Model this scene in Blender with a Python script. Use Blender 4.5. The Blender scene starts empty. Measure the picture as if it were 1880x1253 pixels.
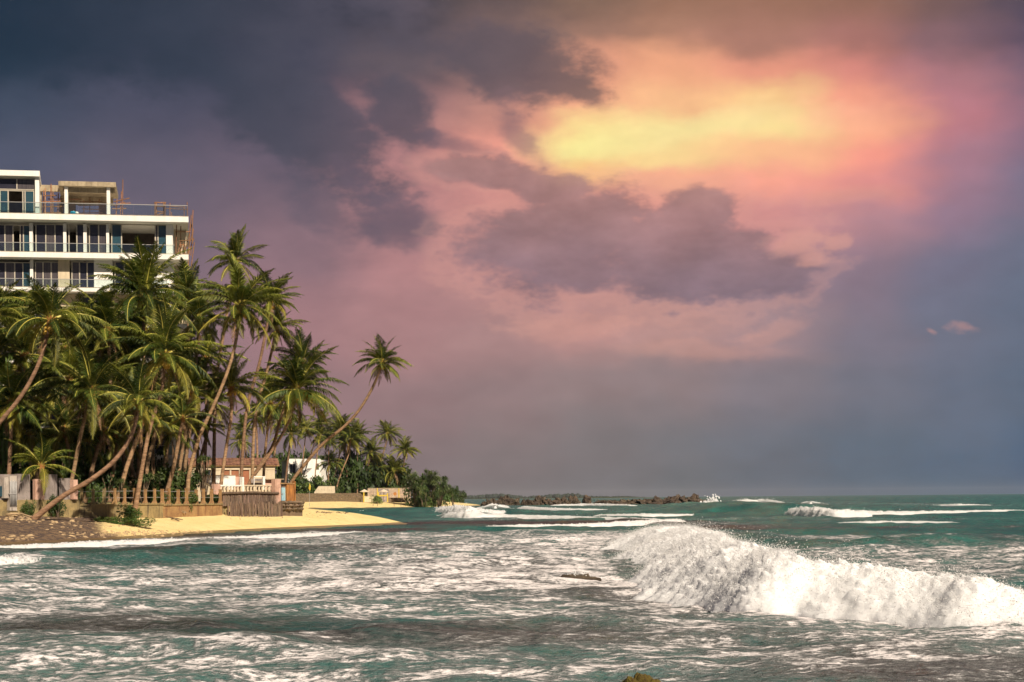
import bpy, math, random
import numpy as np
from mathutils import Matrix, Vector

random.seed(7)
SC = bpy.context.scene
COL = SC.collection
R = math.radians

# ------------------------------------------------------------------ camera
FPX, CXP, CYP = 1880 * 50.0 / 36.0, 940.0, 914.5      # focal length and principal point in photo pixels
CAMZ, ROLL = 3.0, -R(0.5)
cam_data = bpy.data.cameras.new("camera")
cam_data.lens = 50.0; cam_data.sensor_width = 36.0
cam_data.shift_y = (CYP - 626.5) / 1880.0
cam_data.clip_start = 0.5; cam_data.clip_end = 30000.0
cam = bpy.data.objects.new("camera", cam_data); COL.objects.link(cam)
cam.matrix_world = Matrix.Translation((0, 0, CAMZ)) @ Matrix.Rotation(R(90), 4, 'X') @ Matrix.Rotation(ROLL, 4, 'Z')
SC.camera = cam
cR, sR = math.cos(ROLL), math.sin(ROLL)

def ray(u, v):
    a, b = (u - CXP) / FPX, (CYP - v) / FPX
    return Vector((a * cR - b * sR, 1.0, a * sR + b * cR))
def P(u, v, Y):                      # a point of the photo at a known distance
    return Vector((0, 0, CAMZ)) + ray(u, v) * Y
def G(u, v, z=0.0):                  # a point of the photo at a known height
    r = ray(u, v)
    return Vector((0, 0, CAMZ)) + r * ((z - CAMZ) / r.z)
def azel(u, v):
    r = ray(u, v)
    return math.atan2(r.x, r.y), math.asin(r.z / r.length)

# ------------------------------------------------------------------ render settings, exposure
SC.view_settings.view_transform = 'Standard'; SC.view_settings.look = 'None'
EXPO = 0.35
SC.view_settings.exposure = EXPO; SC.view_settings.gamma = 1.0
SC.view_settings.use_curve_mapping = False
SC.render.engine = 'CYCLES'
SC.cycles.max_bounces = 6; SC.cycles.diffuse_bounces = 3; SC.cycles.glossy_bounces = 3
SC.cycles.transmission_bounces = 4; SC.cycles.transparent_max_bounces = 12; SC.cycles.volume_bounces = 0
SC.cycles.caustics_reflective = False; SC.cycles.caustics_refractive = False
SC.cycles.use_adaptive_sampling = True; SC.cycles.adaptive_threshold = 0.025; SC.cycles.adaptive_min_samples = 12
SC.cycles.use_denoising = True

# ------------------------------------------------------------------ node helpers
class NT:
    def __init__(s, tree): s.t = tree
    def n(s, typ, **kw):
        nd = s.t.nodes.new(typ)
        for k, v in kw.items(): setattr(nd, k, v)
        return nd
    def put(s, sock, v):
        if isinstance(v, bpy.types.NodeSocket): s.t.links.new(v, sock)
        elif v is not None: sock.default_value = v
    def m(s, op, a, b=None, c=None, clamp=False):
        nd = s.n('ShaderNodeMath', operation=op, use_clamp=clamp)
        s.put(nd.inputs[0], a); s.put(nd.inputs[1], b); s.put(nd.inputs[2], c)
        return nd.outputs[0]
    def vm(s, op, a, b=None, out=0, scale=None):
        nd = s.n('ShaderNodeVectorMath', operation=op)
        s.put(nd.inputs[0], a); s.put(nd.inputs[1], b)
        if scale is not None: s.put(nd.inputs['Scale'], scale)
        return nd.outputs[out]
    def mr(s, v, a, b, c=0.0, d=1.0, kind='SMOOTHSTEP'):
        nd = s.n('ShaderNodeMapRange', interpolation_type=kind)
        s.put(nd.inputs[0], v); s.put(nd.inputs[1], a); s.put(nd.inputs[2], b); s.put(nd.inputs[3], c); s.put(nd.inputs[4], d)
        return nd.outputs[0]
    def mix(s, f, a, b, kind='MIX'):
        nd = s.n('ShaderNodeMix', data_type='RGBA', blend_type=kind)
        s.put(nd.inputs[0], f)
        for k, v in ((6, a), (7, b)):
            if isinstance(v, tuple) and len(v) == 3: v = v + (1.0,)
            s.put(nd.inputs[k], v)
        return nd.outputs[2]
    def noise(s, vec, scale, detail=4.0, rough=0.5, dist=0.0, out=0, dims='3D'):
        nd = s.n('ShaderNodeTexNoise', noise_dimensions=dims)
        s.put(nd.inputs['Vector'], vec); s.put(nd.inputs['Scale'], scale); s.put(nd.inputs['Detail'], detail)
        s.put(nd.inputs['Roughness'], rough); s.put(nd.inputs['Distortion'], dist)
        return nd.outputs[out]
    def ramp(s, f, stops, interp='LINEAR'):
        nd = s.n('ShaderNodeValToRGB'); cr = nd.color_ramp; cr.interpolation = interp
        stops = sorted(stops)
        while len(cr.elements) < len(stops): cr.elements.new(0.5)
        for e, (p, c) in zip(cr.elements, stops): e.position = p; e.color = tuple(c) + (1.0,)
        s.put(nd.inputs[0], f)
        return nd.outputs[0]
    def comb(s, x, y, z):
        nd = s.n('ShaderNodeCombineXYZ'); s.put(nd.inputs[0], x); s.put(nd.inputs[1], y); s.put(nd.inputs[2], z)
        return nd.outputs[0]

def lin(c):
    return tuple((x / 255 / 12.92 if x / 255 <= 0.04045 else ((x / 255 + 0.055) / 1.055) ** 2.4) for x in c)
def skyc(c):                         # a displayed colour as the radiance that shows so at this exposure
    return tuple(x / 2 ** EXPO for x in lin(c))

# ------------------------------------------------------------------ sun and sky
SUN_AZ, SUN_EL = R(150), R(39)       # azimuth clockwise from the view direction
sun_dir = Vector((math.sin(SUN_AZ) * math.cos(SUN_EL), math.cos(SUN_AZ) * math.cos(SUN_EL), math.sin(SUN_EL)))
sun_data = bpy.data.lights.new("sun", 'SUN'); sun_data.energy = 5.0; sun_data.angle = R(0.53)
sun_data.color = (1.0, 0.87, 0.71)
sun = bpy.data.objects.new("sun", sun_data); COL.objects.link(sun)
sun.rotation_euler = sun_dir.to_track_quat('Z', 'Y').to_euler(); sun.location = (60, -60, 80)

def build_sky():
    w = bpy.data.worlds.new("World"); SC.world = w; w.use_nodes = True
    t = w.node_tree; t.nodes.clear(); N = NT(t)
    d = N.n('ShaderNodeTexCoord').outputs['Generated']
    sp = N.n('ShaderNodeSeparateXYZ'); N.put(sp.inputs[0], d)
    az = N.m('ARCTAN2', sp.outputs[0], sp.outputs[1]); el = N.m('ARCSINE', sp.outputs[2])
    ds = N.vm('MULTIPLY', d, (1.0, 1.0, 1.9))
    nA = N.n('ShaderNodeTexNoise'); N.put(nA.inputs['Vector'], ds)
    for k, v in (('Scale', 9.0), ('Detail', 3.0), ('Roughness', 0.55), ('Distortion', 0.0)): nA.inputs[k].default_value = v
    nB = N.n('ShaderNodeTexNoise'); N.put(nB.inputs['Vector'], N.vm('ADD', ds, (3.1, 7.7, 1.3)))
    for k, v in (('Scale', 24.0), ('Detail', 4.0), ('Roughness', 0.6), ('Distortion', 0.0)): nB.inputs[k].default_value = v
    sa = N.n('ShaderNodeSeparateXYZ'); N.put(sa.inputs[0], nA.outputs['Color'])
    sb = N.n('ShaderNodeSeparateXYZ'); N.put(sb.inputs[0], nB.outputs['Color'])
    def warp(base, s1, a1, s2, a2):
        return N.m('ADD', base, N.m('ADD', N.m('MULTIPLY', N.m('SUBTRACT', s1, 0.5), a1), N.m('MULTIPLY', N.m('SUBTRACT', s2, 0.5), a2)))
    az1 = warp(N.m('SUBTRACT', az, 0.012), sa.outputs[0], 0.07, sb.outputs[0], 0.030)
    el1 = warp(el, sa.outputs[1], 0.035, sb.outputs[1], 0.014)
    EL0, EL1 = R(-0.6), R(20.5)
    tt = N.mr(el1, EL0, EL1, kind='LINEAR')
    cols = {
      -60: [(0, (28,43,58)), (90, (30,46,62)), (170, (62,70,88)), (280, (82,84,103)), (450, (100,92,108)), (650, (118,100,110)), (900, (108,100,108))],
      250: [(0, (36,46,60)), (100, (48,54,70)), (190, (78,76,94)), (300, (98,90,106)), (450, (112,97,110)), (620, (138,110,117)), (760, (138,110,116)), (900, (118,104,110))],
      500: [(0, (50,52,66)), (150, (70,68,84)), (300, (105,90,104)), (450, (138,108,116)), (600, (164,121,124)), (720, (152,116,120)), (820, (128,108,113)), (900, (118,106,111))],
      700: [(0, (68,64,74)), (120, (100,86,92)), (230, (172,122,122)), (330, (186,130,128)), (480, (182,130,130)), (620, (170,126,126)), (740, (148,117,119)), (850, (128,111,114)), (910, (120,110,113))],
      890: [(0, (96,80,78)), (90, (132,104,98)), (190, (196,138,124)), (270, (238,158,138)), (350, (214,146,136)), (500, (190,136,132)), (620, (170,130,128)), (740, (146,120,121)), (840, (126,113,115)), (910, (118,110,112))],
      1060: [(0, (138,106,88)), (70, (158,118,100)), (130, (226,156,126)), (200, (246,170,134)), (262, (255,234,150)), (305, (254,196,132)), (360, (236,160,140)), (480, (200,144,138)), (600, (192,142,136)), (700, (146,122,122)), (830, (122,114,117)), (912, (112,109,113))],
      1200: [(0, (160,116,92)), (70, (176,128,104)), (120, (246,172,132)), (190, (253,192,140)), (238, (255,228,154)), (285, (255,218,148)), (325, (252,178,142)), (400, (232,156,142)), (520, (190,142,138)), (610, (186,142,136)), (690, (144,123,124)), (830, (114,112,118)), (912, (105,107,113))],
      1390: [(0, (160,114,92)), (80, (176,124,106)), (125, (236,156,128)), (172, (254,206,142)), (225, (255,226,152)), (275, (255,192,142)), (330, (252,166,142)), (400, (214,146,142)), (520, (170,134,138)), (610, (160,132,136)), (690, (130,119,127)), (830, (103,107,119)), (912, (95,102,114))],
      1560: [(0, (150,106,88)), (80, (172,116,106)), (130, (218,138,124)), (185, (246,162,134)), (225, (255,176,138)), (275, (252,158,138)), (330, (226,146,140)), (400, (178,132,140)), (500, (140,118,132)), (620, (124,115,129)), (700, (112,111,125)), (830, (92,104,121)), (910, (84,99,116))],
      1720: [(0, (122,92,88)), (80, (136,100,104)), (140, (176,120,126)), (220, (190,124,132)), (300, (170,123,137)), (380, (150,120,138)), (480, (116,112,132)), (620, (108,110,128)), (720, (100,107,126)), (850, (84,101,123)), (908, (76,97,117))],
      1900: [(0, (80,70,84)), (70, (86,74,94)), (130, (116,94,112)), (240, (124,104,126)), (340, (120,111,133)), (440, (107,111,131)), (600, (97,106,126)), (720, (90,103,124)), (850, (74,96,124)), (907, (68,94,120))],
    }
    c = None; prev = None
    for u in sorted(cols):
        st = []
        for v, rgb in cols[u]:
            e = azel(u, v)[1]
            st.append(((e - EL0) / (EL1 - EL0), skyc(rgb)))
        r = N.ramp(tt, st, 'EASE')
        a = azel(u, 500)[0]
        c = r if c is None else N.mix(N.mr(az1, prev, a, kind='SMOOTHSTEP'), c, r)
        prev = a
    # cloud banks: soft ellipses in direction space, their rims broken up by noise
    P2 = N.comb(N.m('ADD', az, N.m('MULTIPLY', N.m('SUBTRACT', sa.outputs[0], 0.5), 0.055)),
                N.m('ADD', el, N.m('MULTIPLY', N.m('SUBTRACT', sa.outputs[1], 0.5), 0.035)), 0.0)
    fine = N.noise(N.vm('ADD', ds, (9.2, 1.1, 4.4)), 26.0, 6.0, 0.62, 0.0)
    micro = N.noise(N.vm('ADD', ds, (2.2, 5.1, 8.4)), 80.0, 4.0, 0.6)
    def bank(ell, amp, lo, hi, mic=0.35):
        D = None
        for (u, v, ru, rv, rot) in ell:
            a, e = azel(u, v)
            mp = N.n('ShaderNodeMapping', vector_type='TEXTURE')
            N.put(mp.inputs[0], P2)
            mp.inputs['Location'].default_value = (a, e, 0); mp.inputs['Rotation'].default_value = (0, 0, R(rot))
            mp.inputs['Scale'].default_value = (ru / FPX, rv / FPX, 1)
            k = N.m('SUBTRACT', 1.0, N.vm('LENGTH', mp.outputs[0], out=1))
            D = k if D is None else N.m('SMOOTH_MAX', D, k, 0.15)
        D = N.m('ADD', D, N.m('ADD', N.m('MULTIPLY', N.m('SUBTRACT', fine, 0.5), amp), N.m('MULTIPLY', N.m('SUBTRACT', micro, 0.5), mic)))
        return N.mr(D, lo, hi), D
    # storm bank upper left with a tongue hanging down towards the middle
    mA, dA = bank([(250, -20, 620, 190, 0), (545, 220, 300, 108, -38), (930, 120, 220, 75, -14), (1010, 165, 120, 40, -12), (720, 190, 110, 70, -45)], 1.35, 0.0, 0.55)
    cA = N.ramp(N.mr(az1, azel(0, 300)[0], azel(1120, 300)[0], kind='LINEAR'),
                [(0.0, skyc((30,44,60))), (0.3, skyc((56,60,74))), (0.55, skyc((82,76,88))), (0.8, skyc((102,86,90))), (1.0, skyc((116,95,88)))])
    c = N.mix(N.m('MULTIPLY', mA, 0.86), c, cA)
    mA2, dA2 = bank([(722, 405, 120, 84, -12), (590, 385, 130, 60, -34), (840, 260, 150, 30, -20), (960, 235, 90, 40, -50)], 1.9, -0.05, 0.85, 0.6)
    c = N.mix(N.m('MULTIPLY', mA2, 0.62), c, N.ramp(N.mr(az1, azel(500, 300)[0], azel(1000, 300)[0], kind='LINEAR'), [(0.0, skyc((84,78,92))), (0.5, skyc((112,92,102))), (1.0, skyc((150,112,112)))]))
    mA3, dA3 = bank([(722, 408, 100, 74, -10), (650, 330, 70, 34, -40)], 1.0, 0.0, 0.6)
    c = N.mix(N.m('MULTIPLY', mA3, 0.62), c, skyc((106,88,100)))
    # rolling mauve cloud in the middle of the sky
    mB, dB = bank([(1040, 440, 230, 120, 6), (1250, 470, 250, 115, -4), (900, 318, 140, 38, -4), (1000, 340, 120, 42, 0), (1280, 390, 110, 60, 0), (1430, 500, 110, 60, 0)], 1.25, 0.02, 0.45)
    cB = N.ramp(N.mr(el1, azel(1100, 580)[1], azel(1100, 300)[1], kind='LINEAR'),
                [(0.0, skyc((118,102,117))), (0.3, skyc((134,108,116))), (0.6, skyc((154,119,120))), (1.0, skyc((166,125,121)))])
    shade = N.mr(sb.outputs[2], 0.3, 0.7, 0.80, 1.20, kind='LINEAR')
    cB = N.vm('SCALE', cB, scale=shade)
    c = N.mix(N.m('MULTIPLY', mB, 0.84), c, cB)
    rim = N.m('MULTIPLY', N.mr(dB, -0.22, 0.04), N.m('SUBTRACT', 1.0, N.mr(dB, 0.02, 0.30)))
    c = N.mix(N.m('MULTIPLY', rim, 0.20), c, skyc((226,164,146)))
    # small lit puffs on the rim of that cloud
    mQ, dQ = bank([(1465, 442, 62, 34, 0), (1535, 440, 36, 30, 0), (1500, 475, 50, 24, 0)], 1.1, 0.05, 0.7, 1.2)
    c = N.mix(N.m('MULTIPLY', mQ, 0.5), c, skyc((222,160,144)))
    mP, dP = bank([(1772, 603, 30, 16, 0), (1718, 606, 12, 9, 0)], 0.9, 0.1, 0.9, 1.6)
    c = N.mix(N.m('MULTIPLY', mP, 0.36), c, skyc((214,154,142)))
    mB2, dB2 = bank([(1560, 350, 130, 24, 4), (1290, 640, 180, 26, 0), (1060, 598, 150, 34, 0), (1420, 610, 90, 20, 10)], 1.2, 0.0, 0.7)
    c = N.mix(N.m('MULTIPLY', mB2, 0.30), c, skyc((222,160,142)))
    # bright torn strip where the low sun colours thin cloud
    mY, dY = bank([(1130, 262, 120, 32, 6), (1330, 220, 240, 38, 9), (1570, 212, 160, 32, 0)], 1.5, 0.05, 0.75)
    cY = N.ramp(N.mr(az, azel(1080, 300)[0], azel(1680, 300)[0], kind='LINEAR'), [(0.0, skyc((255,248,165))), (0.5, skyc((255,228,165))), (1.0, skyc((255,160,142)))])
    c = N.mix(N.m('MULTIPLY', mY, 0.32), c, cY)
    lum = N.mr(N.m('ADD', N.m('MULTIPLY', sb.outputs[0], 0.6), N.m('MULTIPLY', fine, 0.4)), 0.3, 0.7, 0.90, 1.10, kind='LINEAR')
    c = N.vm('SCALE', c, scale=lum)
    # the clear sky above it all shows through a little
    sk = N.n('ShaderNodeTexSky', sky_type='NISHITA'); sk.sun_disc = False
    sk.sun_elevation = SUN_EL; sk.sun_rotation = SUN_AZ
    b1 = N.n('ShaderNodeBackground'); N.put(b1.inputs[0], c); b1.inputs[1].default_value = 1.0
    b2 = N.n('ShaderNodeBackground'); N.put(b2.inputs[0], sk.outputs[0]); b2.inputs[1].default_value = 0.06
    mx = N.n('ShaderNodeMixShader'); mx.inputs[0].default_value = 0.05
    t.links.new(b1.outputs[0], mx.inputs[1]); t.links.new(b2.outputs[0], mx.inputs[2])
    o = N.n('ShaderNodeOutputWorld'); t.links.new(mx.outputs[0], o.inputs[0])
    w.cycles.sampling_method = 'NONE'
build_sky()

# ------------------------------------------------------------------ numpy noise
_rs = np.random.RandomState(11)
_perm = _rs.permutation(4096).astype(np.int64)
_grad = np.stack([np.cos(np.linspace(0, 2 * np.pi, 4096, endpoint=False)), np.sin(np.linspace(0, 2 * np.pi, 4096, endpoint=False))], 1)
_grad = _grad[_rs.permutation(4096)]
def gnoise(x, y, seed=0):
    xi = np.floor(x).astype(np.int64); yi = np.floor(y).astype(np.int64)
    xf, yf = x - xi, y - yi
    u = xf * xf * xf * (xf * (xf * 6 - 15) + 10); v = yf * yf * yf * (yf * (yf * 6 - 15) + 10)
    def g(a, b):
        h = _perm[(a + _perm[(b + seed * 131) & 4095]) & 4095]
        gr = _grad[h]
        return gr[..., 0], gr[..., 1]
    ax, ay = g(xi, yi); bx, by = g(xi + 1, yi); cx, cy = g(xi, yi + 1); dx, dy = g(xi + 1, yi + 1)
    n00 = ax * xf + ay * yf; n10 = bx * (xf - 1) + by * yf
    n01 = cx * xf + cy * (yf - 1); n11 = dx * (xf - 1) + dy * (yf - 1)
    return (n00 * (1 - u) + n10 * u) * (1 - v) + (n01 * (1 - u) + n11 * u) * v
def fbm(x, y, octs=4, seed=0, gain=0.5):
    s = np.zeros_like(x); a = 1.0; f = 1.0
    for i in range(octs):
        s += a * gnoise(x * f + 17.3 * i, y * f - 9.1 * i, seed + i); a *= gain; f *= 2.03
    return s
def sstep(a, b, x):
    t = np.clip((x - a) / (b - a), 0, 1); return t * t * (3 - 2 * t)

# ------------------------------------------------------------------ mesh helpers
def mesh_obj(name, verts, faces, mats, parent=None, smooth=False, mat_idx=None):
    me = bpy.data.meshes.new(name)
    me.from_pydata(verts, [], faces)
    for m in (mats if isinstance(mats, (list, tuple)) else [mats]): me.materials.append(m)
    if mat_idx is not None: me.polygons.foreach_set('material_index', np.asarray(mat_idx, dtype=np.int32))
    if smooth: me.polygons.foreach_set('use_smooth', np.ones(len(me.polygons), dtype=bool))
    me.update()
    o = bpy.data.objects.new(name, me); COL.objects.link(o)
    if parent is not None: o.parent = parent
    return o
def grid_mesh(name, V, nr, nc, mat, smooth=True, attrs=None):
    me = bpy.data.meshes.new(name)
    i = np.arange(nr - 1)[:, None] * nc + np.arange(nc - 1)[None, :]
    q = np.stack([i, i + 1, i + nc + 1, i + nc], -1).reshape(-1, 4).astype(np.int32)
    me.vertices.add(nr * nc); me.vertices.foreach_set('co', V.reshape(-1).astype(np.float32))
    me.loops.add(q.size); me.loops.foreach_set('vertex_index', q.reshape(-1))
    me.polygons.add(len(q)); me.polygons.foreach_set('loop_start', np.arange(0, q.size, 4, dtype=np.int32))
    me.polygons.foreach_set('use_smooth', np.full(len(q), smooth))
    me.update(calc_edges=True)
    for k, a in (attrs or {}).items():
        at = me.attributes.new(k, 'FLOAT', 'POINT'); at.data.foreach_set('value', a.reshape(-1).astype(np.float32))
    me.materials.append(mat)
    o = bpy.data.objects.new(name, me); COL.objects.link(o)
    return o
def tag(o, label=None, cat=None, group=None, kind=None):
    if label: o['label'] = label
    if cat: o['category'] = cat
    if group: o['group'] = group
    if kind: o['kind'] = kind
    return o
def empty(name, loc=(0, 0, 0), rz=0.0, label=None, cat=None, group=None):
    o = bpy.data.objects.new(name, None); COL.objects.link(o)
    o.location = loc; o.rotation_euler = (0, 0, rz); o.empty_display_size = 0.3
    return tag(o, label, cat, group)
class MB:                             # collects shapes, then becomes ONE mesh object
    def __init__(s): s.v = []; s.f = []; s.mi = []; s.cur = 0
    def add(s, vs, fs):
        b = len(s.v); s.v += [tuple(v) for v in vs]; s.f += [tuple(b + i for i in f) for f in fs]; s.mi += [s.cur] * len(fs); return s
    def box(s, x0, x1, y0, y1, z0, z1):
        vs = [(x0,y0,z0),(x1,y0,z0),(x1,y1,z0),(x0,y1,z0),(x0,y0,z1),(x1,y0,z1),(x1,y1,z1),(x0,y1,z1)]
        return s.add(vs, [(0,3,2,1),(4,5,6,7),(0,1,5,4),(1,2,6,5),(2,3,7,6),(3,0,4,7)])
    def tube(s, pts, rads, n=6, cap=True):
        pts = [Vector(p) for p in pts]; b = len(s.v); rings = []
        for i, p in enumerate(pts):
            d = (pts[min(i + 1, len(pts) - 1)] - pts[max(i - 1, 0)]).normalized()
            a = d.cross(Vector((0.13, 0.97, 0.21))).normalized(); c = d.cross(a)
            r = rads[i] if isinstance(rads, (list, tuple)) else rads
            rings.append([p + a * (r * math.cos(2 * math.pi * k / n)) + c * (r * math.sin(2 * math.pi * k / n)) for k in range(n)])
        vs = [v for r_ in rings for v in r_]; fs = []
        for i in range(len(pts) - 1):
            for k in range(n):
                k2 = (k + 1) % n
                fs.append((i*n+k, i*n+k2, (i+1)*n+k2, (i+1)*n+k))
        if cap: fs += [tuple(range(n))[::-1], tuple((len(pts)-1)*n + k for k in range(n))]
        return s.add(vs, fs)
    def prism(s, poly, y0, y1):       # polygon in x,z extruded along y
        n = len(poly)
        vs = [(x, y0, z) for x, z in poly] + [(x, y1, z) for x, z in poly]
        return s.add(vs, [tuple(range(n)), tuple(range(2*n-1, n-1, -1))] + [(i, i + n, (i+1) % n + n, (i+1) % n) for i in range(n)])
    def build(s, name, mats, parent=None, smooth=False):
        return mesh_obj(name, s.v, s.f, mats, parent, smooth, s.mi)
def boxpart(name, mat, parent, x0, x1, y0, y1, z0, z1):
    return MB().box(min(x0,x1), max(x0,x1), min(y0,y1), max(y0,y1), min(z0,z1), max(z0,z1)).build(name, mat, parent)

# ------------------------------------------------------------------ materials
MATS = {}
def mat(name, c1, c2=None, scale=3.0, rough=0.8, bump=0.0, bscale=20.0, spec=0.3, rand=0.0, streak=None, metal=0.0, lo=0.35, hi=0.65, coord='Object', stretch=(1,1,1)):
    m = bpy.data.materials.new(name); m.use_nodes = True
    N = NT(m.node_tree); bs = m.node_tree.nodes['Principled BSDF']
    bs.inputs['Roughness'].default_value = rough; bs.inputs['Specular IOR Level'].default_value = spec; bs.inputs['Metallic'].default_value = metal
    v = N.vm('MULTIPLY', N.n('ShaderNodeTexCoord').outputs[coord], stretch) if coord != 'World' else N.vm('MULTIPLY', N.n('ShaderNodeNewGeometry').outputs['Position'], stretch)
    c = tuple(c1) + (1.0,)
    if c2 is not None: c = N.mix(N.mr(N.noise(v, scale, 6, 0.62), lo, hi), tuple(c1), tuple(c2))
    if streak is not None:
        f = N.mr(N.noise(N.vm('MULTIPLY', v, (1.7, 1.7, 0.22)), scale * 1.3, 6, 0.7), 0.44, 0.72)
        c = N.mix(f, c, tuple(streak))
    if rand:
        h = N.n('ShaderNodeHueSaturation')
        rnd = N.n('ShaderNodeObjectInfo').outputs['Random']
        N.put(h.inputs['Value'], N.mr(rnd, 0, 1, 1 - rand, 1 + rand, 'LINEAR'))
        N.put(h.inputs['Hue'], N.mr(N.m('FRACT', N.m('MULTIPLY', rnd, 7.31)), 0, 1, 0.5 - rand * 0.03, 0.5 + rand * 0.03, 'LINEAR'))
        N.put(h.inputs['Color'], c); c = h.outputs[0]
    N.put(bs.inputs['Base Color'], c)
    if bump:
        b = N.n('ShaderNodeBump'); b.inputs['Strength'].default_value = 1.0; b.inputs['Distance'].default_value = bump
        N.put(b.inputs['Height'], N.noise(v, bscale, 5, 0.6)); N.put(bs.inputs['Normal'], b.outputs[0])
    MATS[name] = m
    return m

# ------------------------------------------------------------------ shore line, sand and ground
def gy(u, Y): return (((u - CXP) / FPX) * Y, Y)         # plan position under a photo column at a distance
shore = [tuple(G(u, v, 0.0)[:2]) for u, v in ((-420, 1030), (-200, 1012), (-60, 1005), (0, 1001), (80, 998), (150, 994), (220, 990), (300, 985), (400, 978), (540, 971), (640, 967), (715, 963.5), (745, 961.5))]
shore += [gy(738, 176), gy(700, 181), gy(640, 188), gy(590, 199), gy(556, 222), gy(548, 270), gy(545, 340), gy(548, 420), gy(560, 462), gy(600, 478), gy(700, 486), gy(800, 506), gy(850, 540), gy(888, 575), gy(880, 640), gy(850, 900), gy(838, 1600), gy(820, 3000)]
land = shore + [(-2500, 3000), (-2500, 70)]
LP = np.array(land)
def seg_dist(px, py, pts, closed):
    d = np.full(px.shape, 1e9); n = len(pts)
    for i in range(n if closed else n - 1):
        ax, ay = pts[i]; bx, by = pts[(i + 1) % n]
        dx, dy = bx - ax, by - ay; L = dx * dx + dy * dy + 1e-9
        t = np.clip(((px - ax) * dx + (py - ay) * dy) / L, 0, 1)
        d = np.minimum(d, np.hypot(px - ax - t * dx, py - ay - t * dy))
    return d
def inside(px, py, pts):
    c = np.zeros(px.shape, bool); n = len(pts)
    for i in range(n):
        ax, ay = pts[i]; bx, by = pts[(i + 1) % n]
        if ay == by: continue
        k = ((ay > py) != (by > py)) & (px < (bx - ax) * (py - ay) / (by - ay) + ax)
        c ^= k
    return c
def shore_dist(x, y):
    d = seg_dist(x, y, shore, False)
    return np.where(inside(x, y, land), d, -d)
# the line of garden walls along the beach (plan); ground behind it is made up
WALL = [gy(-400, 96), gy(-120, 111), gy(0, 117), gy(145, 124), gy(300, 136), gy(410, 148), gy(520, 156), gy(556, 165)]
wall_land = WALL + [gy(545, 230), gy(536, 330), gy(536, 450), (-2500, 450), (-2500, 60)]
def ground_z(x, y):
    d = shore_dist(x, y)
    cap = 2.65 + 0.35 * sstep(200, 460, y)
    z = np.where(d > 0, cap * (1 - np.exp(-d * 0.30 / cap * (1 - 0.55 * sstep(200, 460, y)))), d * 0.09)
    z = z + 0.05 * fbm(x * 0.35, y * 0.35, 3, 3) * np.clip(d * 0.2, 0, 1)
    b = inside(x, y, wall_land)
    db = seg_dist(x, y, wall_land, True)
    k = np.where(b, sstep(0.45, 0.9, db), 0.0)
    z = z * (1 - k) + k * np.maximum(z, 2.85 + 0.15 * fbm(x * 0.1, y * 0.1, 2, 5))
    far = inside(x, y, land) * sstep(24, 34, d) * sstep(455, 462, y)
    z = z + far * 0.9
    return np.maximum(z, -4.0)
def gz(x, y): return float(ground_z(np.array([float(x)]), np.array([float(y)]))[0])

def sand_material():
    m = bpy.data.materials.new("sand"); m.use_nodes = True; N = NT(m.node_tree); bs = m.node_tree.nodes['Principled BSDF']
    p = N.n('ShaderNodeNewGeometry').outputs['Position']
    a = N.n('ShaderNodeAttribute', attribute_name='kind_of_ground'); wet = N.n('ShaderNodeAttribute', attribute_name='wet'); grit = N.n('ShaderNodeAttribute', attribute_name='gravel')
    n1 = N.noise(p, 0.5, 6, 0.6); n2 = N.noise(p, 6.0, 5, 0.7); n3 = N.noise(p, 2.2, 6, 0.7, 0.6)
    sand = N.mix(N.mr(n1, 0.3, 0.7), (0.76, 0.58, 0.255), (0.84, 0.665, 0.32))
    sand = N.mix(N.mr(n2, 0.62, 0.72), sand, (0.30, 0.19, 0.09))
    gravel = N.mix(N.mr(n3, 0.42, 0.62), (0.075, 0.053, 0.045), (0.22, 0.145, 0.085))
    gravel = N.mix(N.mr(N.noise(p, 5.0, 4, 0.7), 0.62, 0.70), gravel, (0.45, 0.30, 0.15))
    g = N.m('ADD', grit.outputs['Fac'], N.m('MULTIPLY', N.m('SUBTRACT', n3, 0.5), 0.9))
    c = N.mix(N.mr(g, 0.35, 0.65), sand, gravel)
    c = N.mix(N.m('MULTIPLY', N.mr(N.m('ADD', wet.outputs['Fac'], N.m('MULTIPLY', N.m('SUBTRACT', n1, 0.5), 0.3)), 0.3, 0.6), 0.85), c, (0.16, 0.105, 0.055))
    soil = N.mix(N.mr(n3, 0.4, 0.6), (0.045, 0.035, 0.02), (0.05, 0.075, 0.02))
    c = N.mix(a.outputs['Fac'], c, soil)
    N.put(bs.inputs['Base Color'], c)
    N.put(bs.inputs['Roughness'], N.mr(wet.outputs['Fac'], 0.3, 0.7, 0.9, 0.35)); bs.inputs['Specular IOR Level'].default_value = 0.25
    b = N.n('ShaderNodeBump'); b.inputs['Distance'].default_value = 0.16; b.inputs['Strength'].default_value = 0.9
    N.put(b.inputs['Height'], N.m('ADD', N.noise(p, 1.6, 6, 0.65, 0.4), N.m('MULTIPLY', n2, 0.4))); N.put(bs.inputs['Normal'], b.outputs[0])
    return m

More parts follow.
